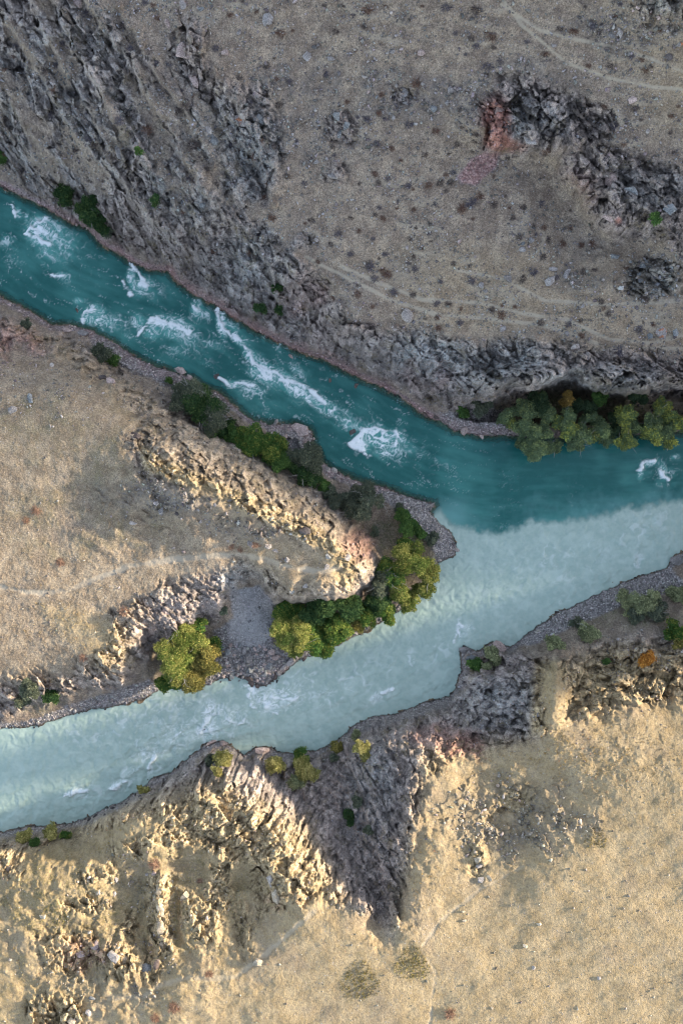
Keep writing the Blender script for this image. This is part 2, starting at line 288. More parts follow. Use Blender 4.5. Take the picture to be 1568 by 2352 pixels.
far = np.hypot(EX, EY)*S
k0 = 1-h0/H
WX = ((UC-CU)*k0*S+EX*S).astype(F); WY = (-(VC-CV)*k0*S-EY*S).astype(F)     # metres, for noise
wn1 = fbm(WX/9, WY/9, 3, 1); wn2 = fbm(WX/3.2, WY/3.2, 3, 5); wn3 = fbm(WX/1.1, WY/1.1, 3, 9)
sd = up(SDL)+wn2*4+wn3*3.5
rockm = sstep(-22, 16, up(ROCK)+wn1*16+wn2*16+wn3*6)
strk = fbm((WX*.53-WY*.85)/12+3, (WX*.85+WY*.53)/3.6, 4, 31)          # ribs along the NW strike
nw = sstep(620, 420, UU)*sstep(560, 380, VV)
rockm = rockm*(1-nw*.8*sstep(-.16, .2, strk+.45*wn1+.3*wn2))
gravm = sstep(-4, 5, up(GRAV)+wn2*5+wn3*4)*(1-.45*rockm)
gold = np.clip(up(GOLD), 0, 1); red = np.clip(up(RED)+wn2*.25*(up(RED) > .04), 0, 1)
blue = np.clip(up(BLUE)+wn1*.5*(up(BLUE) > .02), 0, 1); veg = np.clip(up(VEG)+wn2*.5*(up(VEG) > .02), 0, 1)
deb = np.clip(up(DEB)+wn2*.6*(up(DEB) > .02), 0, 1)
pathm = sstep(8.5, 2., up(PATH)+wn2*5+wn3*3)*np.where(VV > 1700, .6, 1.)*(.75+.5*np.clip(wn1, -.5, .5))
trail = sstep(6, 1.5, up(TRAIL)+wn2*3.5)*.8
# ---- crags: faceted blocks along the local strike
def strike(u, v, w, ang):
    return np.exp(-(((UU-u)/w)**2+((VV-v)/w)**2)).astype(F), ang
regions = [([(120,200,420)], 58), ([(900,820,380),(1400,850,300)], 35), ([(560,1080,380),(1240,320,260)], 40), ([(1250,1600,330),(1480,1520,300)], -18), ([(400,2130,230)], 78), ([(480,1850,230),(640,1930,170)], 132), ([(880,1900,220),(300,1480,230)], 60)]
wsum = np.full(UU.shape, 1e-4, F); crag = np.zeros(UU.shape, F); cellv = np.zeros(UU.shape, F)
for k, (pl, ang) in enumerate(regions):
    w = sum(strike(a, b, c, 0)[0] for (a, b, c) in pl)+F(1e-4)
    m = (rockm > .02) & (w > .004)
    x, y = WX[m], WY[m]
    c, s = math.cos(R(ang)), math.sin(R(ang))
    a = x*c-y*s; b = x*s+y*c              # a along strike (v is down = -y)
    wx = fbm(a/8, b/8, 2, 100+k)*.5; wy = fbm(a/8, b/8, 2, 140+k)*.5
    a2, b2 = a+wx, b+wy
    an = 1.0 if k != 5 else .6
    f1, e1, i1 = worley(a2/4.4/an, b2/2.7, 200+k, 2.6)
    f2, e2, i2 = worley(a2/1.9, b2/1.3, 230+k, 3.0)
    f3, e3, i3 = worley(a2/.85, b2/.62, 260+k, 3.0)
    rg = ridged(a2/9, b2/4.6, 4, 300+k)
    f4, e4, i4 = worley(a2/.42+3, b2/.3, 280+k)
    h = (f1-.5)*1.5+(f2-.5)*1.15+(f3-.5)*.7+(f4-.5)*.32+(rg-.55)*.5+fbm(x/7, y/7, 2, 333)*1.4
    h -= .3*sstep(.14, .0, e1)+.22*sstep(.2, .0, e2)
    t = np.zeros(UU.shape, F); t[m] = h; t2 = np.zeros(UU.shape, F); t2[m] = i2*.35+i1*.2+i3*.45
    crag += t*w; cellv += t2*w; wsum += w
crag /= wsum; crag *= 1-.3*nw; crag *= 1-.33*sstep(700, 900, VV+.25*(800-UU)*(UU < 900)); cellv /= wsum
# ---- soil
g1 = fbm(WX/14, WY/14, 4, 50)*.5
g2 = fbm(WX/2.2, WY/2.2, 4, 60)
fs, es, is_ = worley(WX/.5+wn3*.4, WY/.5+wn3*.4, 400)      # tussocks
fd, ed, idd = worley(WX/1.25+wn3*.3, WY/1.25+wn3*.3, 430)    # rubble
fg, eg, ig = worley(WX/.5, WY/.5, 460)
rough = np.clip(sum(np.exp(-(((UU-a)/c)**2+((VV-b)/d_)**2)) for a, b, c, d_ in ((330,2000,260,170),(250,2240,260,150),(1160,1860,170,110),(1440,1560,170,70),(540,1920,110,120),(690,1900,90,130),(760,2000,70,80),(890,2110,60,80),(950,1900,40,160),(130,2050,160,120),(480,1180,160,60),(300,1150,200,120))), 0, 1).astype(F)*(sd > 10)
bandn = fbm((WX*.86+WY*.5)/16, (-WX*.5+WY*.86)/3.4, 4, 56)
clump = np.clip(sum(np.exp(-(((UU-a)/c)**2+((VV-b)/d_)**2)) for a, b, c, d_ in ((1360,1740,230,90),(1130,1720,120,60),(120,1420,160,90),(400,1900,170,90),(450,2120,150,110),(120,2120,140,120),(960,2000,60,120),(1270,1610,36,80),(230,1960,100,60))), 0, 1).astype(F)
soil = g1*(.4+.4*gold)+g2*(.12-.09*gold*(1-clump))+bandn*.22*gold+rough*(fbm(WX/3.4, WY/2.4, 4, 66)*.6+fbm(WX/8, WY/8, 3, 68)*1.0+np.maximum(fd-.5, 0)*.35)+np.maximum(0, fs-.55)*(.16-.13*gold*(1-clump))-pathm*.18
north = sstep(1000, 780, VV)*(1-rockm)
hbase = h0.astype(F)
terr = np.sin((hbase+wn1*.6+wn2*.2)*2*np.pi/1.1)
soil += north*terr*.05
soil += deb*(np.maximum(fd-.35, 0)*.75+np.maximum(fg-.4, 0)*.3)
grv = np.maximum(fg-.3, 0)*.3*(1-.8*sstep(-6, 8, up(FAN)))+g2*.1
# chasm-like dark slots & channels
lip = sstep(1040, 1090, UU)*sstep(835, 860, VV)*sstep(915, 895, VV)
land = h0+rockm*crag*(.35+.65*sstep(0, 40, up(SDL)))*(1+.8*lip)+(1-rockm)*((1-gravm)*soil+gravm*grv)
floor_ = .06+np.clip(sd, 0, 40)*.035+grv*.5*gravm
land = np.where(sd < 30, np.maximum(land, floor_*.9), land)
edge = sstep(0, 16, sd)
land = land*edge+(1-edge)*np.minimum(land, floor_+.15+.5*rockm*np.maximum(crag+.3, 0))
bed = -np.clip(-sd*.05, 0.03, 2.2)-.05+np.maximum(fg-.55, 0)*.35+np.maximum(fd-.6, 0)*.5*sstep(-30, -4, sd)
Z = np.where(sd > 0, land, np.minimum(bed, land)).astype(F)
# ---- beyond the photograph: unseen hills north-east, shaped to shade the canyon; plateau south
ea = np.maximum(EX, 0)*S; no = np.maximum(-EY, 0)*S
rise = no*.5+ea*np.clip((1000-VC)/700, 0, 1)*.55
rise = 63*(1-np.exp(-rise/78))+fbm(WX/60, WY/60, 4, 70)*np.clip(far/40, 0, 1)*4
shade_hill = 54*np.exp(-((UU-2080)/320)**2)*sstep(1165, 1235, VV)*sstep(1395, 1300, VV)  # added unseen hill that keeps the sun off the milky river
rise = rise+shade_hill*(UU > 1600)
riv_keep = sstep(0, 60, sd)
Z = (Z+rise*riv_keep).astype(F)
k = (1-np.minimum(Z, 100)/H)
kz = 1-(Z-rise*riv_keep)/H
PX = ((UC-CU)*kz*S+EX*S).astype(F); PY = (-(VC-CV)*kz*S-EY*S).astype(F)
NV, NU = UU.shape

def add_attr(me, name, arr):
    a = me.attributes.new(name, 'FLOAT_COLOR', 'POINT'); a.data.foreach_set('color', np.ascontiguousarray(arr, F).ravel())
def grid_mesh(name, co, faces):
    me = bpy.data.meshes.new(name)
    me.vertices.add(len(co)); me.vertices.foreach_set('co', np.ascontiguousarray(co, F).ravel())
    n = len(faces); w = faces.shape[1]
    me.loops.add(n*w); me.loops.foreach_set('vertex_index', np.ascontiguousarray(faces, np.int32).ravel())
    me.polygons.add(n); me.polygons.foreach_set('loop_start', np.arange(0, n*w, w, dtype=np.int32))
    try: me.polygons.foreach_set('loop_total', np.full(n, w, np.int32))
    except Exception: pass
    me.update(calc_edges=True)
    return me
def link(name, me, mat=None, parent=None, smooth=False, loc=None):
    o = bpy.data.objects.new(name, me); COL.objects.link(o)
    if mat is not None:
        if len(me.materials) == 0: me.materials.append(mat)
    if smooth: me.polygons.foreach_set('use_smooth', np.ones(len(me.polygons), bool))
    if parent is not None: o.parent = parent
    if loc is not None: o.location = loc
    return o
idx = np.arange(NV*NU).reshape(NV, NU)
quads = np.stack([idx[1:, :-1], idx[1:, 1:], idx[:-1, 1:], idx[:-1, :-1]], -1).reshape(-1, 4)

# ------------------------------------------------------------------ materials
def new_mat(name):
    m = bpy.data.materials.new(name); m.use_nodes = True
    nt = m.node_tree; nt.nodes.clear(); return m, nt
class N:
    def __init__(s, nt): s.nt = nt
    def n(s, t, **k):
        x = s.nt.nodes.new(t)
        for a, b in k.items(): setattr(x, a, b)
        return x
    def l(s, a, b): s.nt.links.new(a, b)
    def val(s, inp, v):
        if hasattr(v, 'is_output') or isinstance(v, bpy.types.NodeSocket): s.l(v, inp)
        else: inp.default_value = v
    def mix(s, f, a, b, mode='MIX'):
        x = s.n('ShaderNodeMix', data_type='RGBA', blend_type=mode)
        s.val(x.inputs[0], f); s.val(x.inputs[6], a if not isinstance(a, tuple) else (*a, 1)); s.val(x.inputs[7], b if not isinstance(b, tuple) else (*b, 1))
        return x.outputs[2]
    def math(s, op, a, b=0., c=0.):
        x = s.n('ShaderNodeMath', operation=op); s.val(x.inputs[0], a); s.val(x.inputs[1], b)
        if op == 'MULTIPLY_ADD': s.val(x.inputs[2], c)
        return x.outputs[0]
    def ramp(s, f, a, b, lo=0., hi=1.):
        x = s.n('ShaderNodeMapRange', interpolation_type='SMOOTHSTEP'); s.val(x.inputs[0], f)
        x.inputs[1].default_value = a; x.inputs[2].default_value = b; x.inputs[3].default_value = lo; x.inputs[4].default_value = hi
        return x.outputs[0]
    def noise(s, co, scale, detail=4, rough=.55):
        x = s.n('ShaderNodeTexNoise'); s.l(co, x.inputs['Vector']); x.inputs['Scale'].default_value = scale
        x.inputs['Detail'].default_value = detail; x.inputs['Roughness'].default_value = rough
        return x.outputs['Fac']
    def vor(s, co, scale, feature='F1'):
        x = s.n('ShaderNodeTexVoronoi', feature=feature); s.l(co, x.inputs['Vector']); x.inputs['Scale'].default_value = scale
        return x
    def attr(s, name):
        x = s.n('ShaderNodeAttribute', attribute_name=name); y = s.n('ShaderNodeSeparateColor'); s.l(x.outputs['Color'], y.inputs[0])
        return y.outputs[0], y.outputs[1], y.outputs[2], x.outputs['Alpha']
    def sep(s, colour):
        y = s.n('ShaderNodeSeparateColor'); s.l(colour, y.inputs[0]); return y.outputs
    def mixf(s, f, a, b):
        x = s.n('ShaderNodeMix', data_type='FLOAT'); s.val(x.inputs[0], f); s.val(x.inputs[2], a); s.val(x.inputs[3], b); return x.outputs[0]
    def hsv(s, col, v, sat=1.):
        x = s.n('ShaderNodeHueSaturation'); s.val(x.inputs['Saturation'], sat); s.val(x.inputs['Value'], v); s.val(x.inputs['Color'], col)
        return x.outputs[0]

def ground_material():
    m, nt = new_mat('ground'); q = N(nt)
    geo = q.n('ShaderNodeNewGeometry'); co = geo.outputs['Position']
    rock, grav, path, gold = q.attr('zone_a'); red, blue, veg, wet = q.attr('zone_b'); deb, cell, trail, nst = q.attr('zone_c')
    nA = q.noise(co, .12, 4); nB = q.noise(co, .5, 5, .6); nC = q.noise(co, 1.9, 5, .65); nD = q.noise(co, 5.5, 3, .75); nE = q.noise(co, 3.2, 3, .7); nz = q.n('ShaderNodeSeparateXYZ'); q.l(geo.outputs['Normal'], nz.inputs[0]); nz = nz.outputs[2]
    # turf
    turf_n = q.mix(q.ramp(nB, .35, .68), (.205, .157, .122), (.35, .28, .21))
    turf_g = q.mix(q.ramp(nB, .35, .65), (.335, .25, .14), (.42, .325, .195))
    turf = q.mix(gold, turf_n, turf_g)
    turf = q.mix(q.math('MULTIPLY', q.ramp(nC, .5, .72), q.math('MULTIPLY_ADD', gold, .2, .08)), turf, (.36, .245, .085))          # ochre tufts
    turf = q.mix(q.math('MULTIPLY', q.ramp(nC, .5, .3), .5), turf, (.145, .125, .10))               # darker dry clumps
    turf = q.mix(q.math('MULTIPLY', q.ramp(nA, .5, .68), .35), turf, (.23, .19, .155))
    turf = q.mix(q.math('MULTIPLY', veg, q.math('MULTIPLY', q.ramp(nC, .35, .6, .3, 1.), q.ramp(nB, .3, .6, .35, 1.))), turf, q.mix(gold, (.075, .085, .035), q.mix(q.ramp(nE, .35, .65), (.105, .098, .05), (.24, .185, .075))))
    turf = q.hsv(turf, q.math('MULTIPLY', q.mixf(gold, q.ramp(nD, .3, .7, .62, 1.38), q.ramp(nD, .3, .7, .84, 1.16)), q.mixf(gold, q.ramp(nE, .3, .7, .74, 1.26), q.ramp(nE, .3, .7, .88, 1.12))))
    # pale chips scattered in the turf
    v1 = q.vor(co, 2.3); chipr = q.sep(v1.outputs['Color'])
    chip = q.math('MULTIPLY', q.ramp(v1.outputs['Distance'], .26, .18), q.ramp(chipr[0], .80, .83))
    chipc = q.mix(chipr[1], (.30, .27, .25), (.46, .42, .38))
    turf = q.mix(q.math('MULTIPLY', chip, q.ramp(nB, .4, .6, .25, .9)), turf, chipc)
    turf = q.mix(path, turf, q.mix(gold, (.35, .30, .235), (.50, .425, .32)))
    turf = q.mix(trail, turf, (.42, .36, .275))
    # rock
    rk = q.mix(q.ramp(nB, .35, .65), (.205, .165, .145), (.33, .27, .235))
    rk = q.mix(q.math('MULTIPLY', blue, q.ramp(nC, .3, .62)), rk, (.235, .25, .25))
    rk = q.mix(q.math('MULTIPLY', gold, .9), rk, q.mix(q.ramp(nC, .36, .6), (.235, .168, .09), (.44, .33, .175)))
    rk = q.mix(q.math('MULTIPLY', red, q.ramp(nC, .25, .55, .4, 1.)), rk, (.30, .135, .10))
    rk = q.mix(1., rk, q.hsv(rk, q.ramp(cell, .1, .9, .55, 1.75), .92))
    rk = q.mix(q.math('MULTIPLY', q.ramp(q.noise(co, .9, 4), .55, .68), .55), rk, (.105, .09, .06))     # dark scrub in the joints
    rk = q.mix(q.math('MULTIPLY', q.ramp(q.noise(co, .33, 3), .55, .66), q.math('MULTIPLY', q.ramp(nC, .4, .6), .6)), rk, (.20, .155, .075))
    rk = q.hsv(rk, q.math('MULTIPLY', q.ramp(nD, .3, .7, .62, 1.38), q.ramp(nE, .3, .7, .75, 1.25)))
    # gravel
    v2 = q.vor(co, 3.4); gr = q.sep(v2.outputs['Color'])
    gv = q.mix(gr[0], (.15, .135, .13), (.47, .43, .41))
    gv = q.mix(q.math('MULTIPLY', red, .95), gv, q.mix(gr[1], (.30, .165, .15), (.50, .325, .295)))
    gv = q.mix(q.math('MULTIPLY', blue, .75), gv, q.mix(gr[1], (.40, .395, .39), (.48, .475, .46)))
    gv = q.hsv(gv, q.mixf(blue, q.ramp(v2.outputs['Distance'], .2, .6, 1.15, .75), q.ramp(nD, .3, .7, .85, 1.15)))
    # rubble
    v3 = q.vor(co, 1.5); db = q.sep(v3.outputs['Color'])
    dbc = q.mix(db[0], (.10, .09, .085), (.25, .225, .21)); dbc = q.mix(q.math('MULTIPLY', gold, .25), dbc, (.33, .26, .16))
    turf = q.mix(q.math('MULTIPLY', deb, q.ramp(nC, .38, .58)), turf, dbc)
    ledge = q.ramp(q.math('MULTIPLY_ADD', q.math('SUBTRACT', nB, .5), .5, nz), .74, .90)
    ledge = q.math('MULTIPLY', ledge, q.math('MULTIPLY_ADD', gold, .6, .18))
    turf2 = q.mix(gold, q.mix(q.ramp(nC, .4, .6), (.17, .135, .10), (.26, .215, .16)), q.mix(q.ramp(nC, .4, .6), (.30, .22, .10), (.43, .33, .19)))
    rk = q.mix(ledge, rk, q.hsv(turf2, q.ramp(nD, .3, .7, .75, 1.25)))
    c = q.mix(rock, turf, rk); c = q.mix(grav, c, gv)
    c = q.mix(nst, c, q.mix(gr[1], (.14, .095, .055), (.30, .225, .15)))
    c = q.mix(wet, c, q.hsv(c, .38, 1.1))
    sh = q.n('ShaderNodeBsdfPrincipled'); q.l(c, sh.inputs['Base Color'])
    q.val(sh.inputs['Roughness'], q.ramp(wet, 0, 1, .93, .45)); sh.inputs['Specular IOR Level'].default_value = .25
    hgt = q.math('ADD', q.math('MULTIPLY', nC, .35), q.math('MULTIPLY', nD, .16))
    hgt = q.math('SUBTRACT', hgt, q.math('MULTIPLY', q.math('MULTIPLY', v2.outputs['Distance'], grav), .35))
    hgt = q.math('ADD', hgt, q.math('MULTIPLY', chip, .12))
    bp = q.n('ShaderNodeBump'); bp.inputs['Strength'].default_value = .8; bp.inputs['Distance'].default_value = .7
    q.l(hgt, bp.inputs['Height']); q.l(bp.outputs[0], sh.inputs['Normal'])
    o = q.n('ShaderNodeOutputMaterial'); q.l(sh.outputs[0], o.inputs[0]); return m

me = grid_mesh('terrain', np.stack([PX, PY, Z], -1).reshape(-1, 3), quads)
wet = sstep(4, 0, sd)*sstep(.9, .2, Z)*sstep(-5, -1, sd)*np.clip(.35+.65*sstep(1150, 1350, VV)+wn2*.8, 0, 1)
bedm = sstep(2, -3, sd)
add_attr(me, 'zone_a', np.stack([rockm, gravm, pathm, gold], -1).reshape(-1, 4))
add_attr(me, 'zone_b', np.stack([red, blue, veg, wet], -1).reshape(-1, 4))
terr_pale = north*sstep(.2, .95, terr)*sstep(-.1, .4, wn1+wn2*.6)*.4
add_attr(me, 'zone_c', np.stack([deb*(1-rockm), cellv, np.maximum(trail*(1-rockm), terr_pale), bedm], -1).reshape(-1, 4))
ground = link('terrain', me, ground_material(), smooth=False); ground['kind'] = 'structure'

# ------------------------------------------------------------------ water
def catmull(p, n=12):
    out = []
    p = [p[0]]+p+[p[-1]]
    for i in range(1, len(p)-2):
        a, b, c, d = (np.array(p[i+k][:2]) for k in (-1, 0, 1, 2))
        for t in np.linspace(0, 1, n, endpoint=False):
            out.append(.5*((2*b)+(-a+c)*t+(2*a-5*b+4*c-d)*t*t+(-a+3*b-3*c+d)*t**3))
    out.append(np.array(p[-2][:2])); return np.array(out)
def flow(cl, u, v):
    p = catmull(cl, 8); best = np.full(u.shape, 1e18); S_ = np.zeros(u.shape); T_ = np.zeros(u.shape); acc = 0
    for a, b in zip(p, p[1:]):
        e = b-a; L = math.hypot(*e); t = np.clip(((u-a[0])*e[0]+(v-a[1])*e[1])/(L*L), 0, 1)
        dx = u-a[0]-t*e[0]; dy = v-a[1]-t*e[1]; d = dx*dx+dy*dy; m = d < best
        best[m] = d[m]; S_[m] = (acc+t*L)[m]; T_[m] = ((e[0]*dy-e[1]*dx)/L)[m]; acc += L
    return (S_*S).astype(F), (T_*S).astype(F)
wm = (sd < 14) & (far < 700) | ((sd < 14) & (UU < U0)) | ((sd < 14) & (UU > U1))
wm2 = wm[:-1, :-1] | wm[1:, :-1] | wm[:-1, 1:] | wm[1:, 1:]
wq = quads.reshape(NV-1, NU-1, 4)[wm2]
used, inv = np.unique(wq.ravel(), return_inverse=True)
wq = inv.reshape(-1, 4)
u, v = UU.ravel()[used], VV.ravel()[used]; ucl, vcl = UC.ravel()[used], VC.ravel()[used]
wsd = sd.ravel()[used]
s1, t1 = flow(P("-340,450 0,540 150,640 300,700 450,770 600,860 800,980 950,1060 1100,1105 1300,1110 1568,1100 1910,1060"), ucl, vcl)
s2, t2 = flow(P("-340,1870 0,1790 200,1740 400,1680 600,1630 800,1560 950,1480 1100,1380 1250,1310 1400,1240 1568,1190 1910,1110"), ucl, vcl)
x = (u-CU)*S; y = -(v-CV)*S
mixl = P("960,1140 1000,1158 1030,1196 1060,1212 1100,1216 1150,1222 1185,1213 1220,1197 1290,1195 1340,1190 1390,1180 1440,1167 1500,1160 1568,1150 1900,1110")
lu = np.array([p[0] for p in mixl]); lv = np.array([p[1] for p in mixl])
dm = (np.interp(ucl, lu, lv)-vcl)
dm = np.where(vcl < 1250, dm+np.maximum(0, 1010-ucl)*1.5, np.where(ucl < 960, -200, dm))
wa = fbm(x/7, y/7, 4, 80); wb = fbm(x/2, y/2, 4, 85); wc = fbm(x/14, y/14, 3, 88)
lob = np.abs(fbm(x/4.5+wb*.4, y/6, 3, 91))
amp = sstep(980, 1060, ucl)
we = fbm(x/1.0, y/1.0, 3, 93)
milk = sstep(10, -15, dm+(wa*9+wb*8+we*5-(lob-.2)*11)*amp-1)
haze = np.clip(sstep(52, -8, dm+(wa*52+wb*18+we*6)*amp)*(.42+.5*wb), 0, .7)*(1-milk)
haze = np.maximum(haze, .55*sstep(60, 10, np.hypot((ucl-1035)*.8, vcl-1190)+wa*14)*(1-milk))
foamT = [(95,528,52,30,25,1.15),(42,488,9,18,-30,.7),(62,500,8,22,0,.6),(15,555,22,14,0,.55),(110,580,60,18,20,.5),(140,632,26,8,5,.7),(212,724,30,22,15,1.1),(250,740,40,20,20,.6),(180,690,20,8,10,.6),(302,640,10,30,-15,1.),(325,655,28,26,30,.75),(375,742,62,16,12,1.15),(318,740,18,26,-30,.7),(400,768,80,24,10,.6),(350,760,30,20,0,.8),(452,705,16,24,-10,.95),(508,738,11,32,-10,1.2),(540,775,30,9,45,1.),(575,820,36,11,50,1.1),(600,852,44,20,30,1.2),(540,882,42,9,0,.95),(570,895,50,14,10,.6),(660,880,60,18,35,1.1),(700,905,40,14,40,.9),(680,850,50,14,40,.6),(640,780,9,26,-5,.6),(606,775,6,14,0,.7),(740,930,60,22,30,.7),(800,972,60,18,25,.55),(858,1003,46,22,15,1.3),(828,1018,18,14,-40,1.1),(905,1000,30,18,20,.8),(870,1040,40,10,10,.6),(930,1030,60,20,20,.4),(990,1050,40,14,10,.25),(1490,1065,26,9,-20,.75),(1470,1085,8,18,0,.7),(1520,1085,12,22,-10,.8),(1545,1050,16,6,-20,.7),(1515,1110,28,12,20,.4),(1250,1050,16,8,0,.25),(410,800,50,20,10,.4),(480,790,60,16,20,.45),(20,600,40,20,10,.35)]
foamM = [(585,1585,12,34,-15,1.2),(610,1612,46,22,10,1.1),(650,1600,60,30,5,.85),(560,1575,20,10,0,.7),(480,1640,18,30,20,1.1),(500,1630,30,16,-20,.9),(470,1680,44,22,-20,1.),(520,1650,50,40,0,.7),(400,1690,80,42,-15,.7),(340,1730,70,36,-15,.6),(430,1620,80,26,-8,.5),(300,1660,120,30,-8,.45),(200,1690,120,40,-8,.3),(262,1806,36,9,-30,.9),(300,1775,40,14,-30,.6),(170,1820,30,9,-20,.9),(190,1830,30,8,-10,.6),(345,1765,10,26,10,.8),(370,1730,40,16,-20,.6),(740,1600,60,28,-20,.5),(860,1602,24,8,-50,.8),(800,1570,80,30,-25,.4),(1052,1450,7,26,5,1.15),(1066,1445,10,14,0,.6),(945,1520,14,24,0,.5),(895,1530,16,14,0,.4),(1000,1500,60,26,-30,.3),(1250,1280,10,30,20,.5),(1270,1265,8,20,20,.4),(1462,1292,10,22,25,.7),(1285,1382,5,14,20,.6),(1300,1300,120,50,-25,.22),(1450,1220,120,40,-20,.25),(1150,1340,120,60,-30,.18),(1160,1218,40,4,0,.25)]
def blobs(L):
    b = np.zeros(u.shape, F)
    for (a0, b0, a, b_, ang, w) in L:
        c, s = math.cos(R(ang)), math.sin(R(ang))
        xx = ((ucl-a0)*c+(vcl-b0)*s)/a; yy = (-(ucl-a0)*s+(vcl-b0)*c)/b_
        fx_, fy_ = (.85, .53) if a0 < 1000 and L is foamT else ((1, .05) if L is foamT else (.9, -.43))
        al = ((ucl-a0)*fx_+(vcl-b0)*fy_)/(.5*(a+b_)); ac = (-(ucl-a0)*fy_+(vcl-b0)*fx_)/(.5*(a+b_))
        core = w*np.exp(-(xx*xx+yy*yy)*.75)*(1-.55*sstep(-.2, -1.1, al)); tail = .5*w*np.exp(-((al-1.1)/1.5)**2-(ac/1.05)**2)
        b = np.maximum(b, np.maximum(core, tail))
    return b
bT = blobs(foamT)*(1-milk); bM = blobs(foamM)*(milk > .3)
sF, tF = np.where(milk > .5, s2, s1), np.where(milk > .5, t2, t1)
wx_ = fbm(sF/2.2, tF/1.6, 3, 120); wy_ = fbm(sF/2.2, tF/1.6, 3, 125)
lace = ridged(sF/2.6+wx_*.9, tF/1.15+wy_*.9, 4, 130, .6)           # stringy foam
lace2 = ridged(sF/.9+wx_*1.1, tF/.5+wy_*1.1, 3, 137, .6)
body = fbm(sF/3.+wx_*.5, tF/1.6+wy_*.5, 4, 140)
f = bT*(.34+.8*body+1.25*(lace-.45)+.55*(lace2-.4))-.16
q1_ = fbm(sF/2.6, tF/2.0, 2, 121)*1.5; q2_ = fbm(sF/2.6, tF/2.0, 2, 126)*1.5
p1_ = perlin(sF/4.2+q1_, tF/2.4+q2_, 177); p2_ = perlin(sF/2.7+q1_*1.4, tF/1.5+q2_*1.4, 178); p3_ = perlin(sF/1.1+q1_*2.2, tF/.7+q2_*2.2, 179)
fil = np.maximum(np.maximum(sstep(.17, .0, np.abs(p1_)), .85*sstep(.16, .0, np.abs(p2_))), .3*sstep(.16, .0, np.abs(p3_)))
bod2 = fbm(sF/3.4+q1_*.8, tF/2.0+q2_*.8, 4, 191)
foam = sstep(.56, .98, bT*(.66+1.15*bod2+.42*fil))
foam = np.maximum(foam, fil*sstep(.2, .72, bT+.45*bod2)*.8)
thr = sstep(.09, .0, np.abs(p2_))*sstep(.12, .45, fbm(s1/5, t1/1.6, 3, 150)+.02)*.4*(1-milk)*sstep(1350, 800, ucl)
foam = np.maximum(foam, thr)
fm = bM*(.38+.9*body+1.1*(lace-.45)+.5*(lace2-.4))-.15
foam = np.maximum(foam, sstep(.48, 1.1, bM*(.62+.9*bod2+.5*fil))*.85)
foam = np.maximum(foam, fil*sstep(.3, .8, bM+.35*body)*.6)
foam = np.maximum(foam, .34*sstep(.08, .5, fbm(s2/1.5+q1_*.8, t2/2.0+q2_*.8, 4, 195))*milk*sstep(.02, .4, bM+.03))  # ripple strokes: light on the milky waves painted as pale foam
aer = np.clip(sstep(.08, .85, bT+.2*body)*1.0+.35*sstep(-.3, .6, wc+.3*wa)*(1-milk)+.25*fbm(s1/6, t1/1.2, 4, 160)*(1-milk), 0, 1)
depth = np.clip(-wsd*S, 0, 6)
swell_light = sstep(-.15, .5, fbm(s2/2.2+wx_*.5, t2/3.0+wy_*.5, 4, 170))*(.45+.55*np.clip(bM*1.6, 0, 1))*milk  # light and dark of the milky waves, painted as colour
wvT = fbm(s1/2.4+wx_*.5, t1/1.4+wy_*.4, 4, 180); wvM = fbm(s2/3.4+wx_*.4, t2/1.9+wy_*.4, 4, 185)
zz = fbm(s2/.9+q1_*.6, t2/1.7+q2_*.6, 3, 199)*.10*milk+wvT*(.05+.22*np.clip(bT*1.3, 0, 1))*(1-milk)+wvM*(.16+.34*np.clip(bM*1.3, 0, 1))*milk+foam*.08
def crest(L, wd):
    d = np.full(u.shape, 1e9)
    cu_, cv_ = ucl+(q1_*4+wb*5), vcl+(q2_*4+we*3)
    for s_ in L:
        p = P(s_)
        for a, b in zip(p, p[1:]):
            ex, ey = b[0]-a[0], b[1]-a[1]; t = np.clip(((cu_-a[0])*ex+(cv_-a[1])*ey)/(ex*ex+ey*ey), 0, 1)
            d = np.minimum(d, np.hypot(cu_-a[0]-t*ex, cv_-a[1]-t*ey))
    return np.exp(-(d/wd)**2)
cT = crest(("498,704 505,730 512,752 530,772","560,795 575,812 585,835 610,850 640,860 660,880","318,766 340,745 355,728 367,735 388,742 412,752 437,765","808,1018 822,1008 830,992 852,985 884,990","808,1020 830,1032 848,1046","505,868 520,880 547,878 582,882","28,470 38,494","66,532 80,514 97,504 112,500","62,536 84,548 112,562","283,645 292,662 303,677","190,742 195,720 212,708","446,700 456,716","300,604 318,626 336,656","640,872 690,882 722,902 745,925","905,990 915,1005 905,1025","1466,1078 1475,1064 1500,1058","1520,1085 1530,1100","120,632 150,634"), 6.)*(1-milk)
cM = crest(("570,1573 574,1596 582,1620 602,1636 632,1640","464,1692 470,1665 485,1645 503,1640","1045,1474 1050,1450 1058,1437","262,1812 276,1800 292,1795","150,1828 176,1818 202,1815","868,1608 880,1592 897,1585","622,1600 652,1606 684,1600","340,1765 348,1745 360,1735","520,1650 545,1662 560,1655"), 6.)*(milk > .3)
kT = sstep(.3, .85, cT*(.85+.9*bod2+.35*fil)); kM = sstep(.35, .95, cM*(.8+.9*bod2+.3*fil))*.85
foam = np.maximum(foam, np.maximum(kT, kM)); zz = zz+.25*np.maximum(kT, kM)
calm = sstep(0, -16, wsd)
zz = zz*(.3+.7*calm)
me = grid_mesh('water', np.stack([x, y, zz], -1), wq)
add_attr(me, 'flow_a', np.stack([foam, milk, np.clip(aer, 0, 1), np.clip(depth/3, 0, 1)], -1))
add_attr(me, 'flow_b', np.stack([haze, swell_light, np.clip(bT, 0, 1), np.clip(bM, 0, 1)], -1))
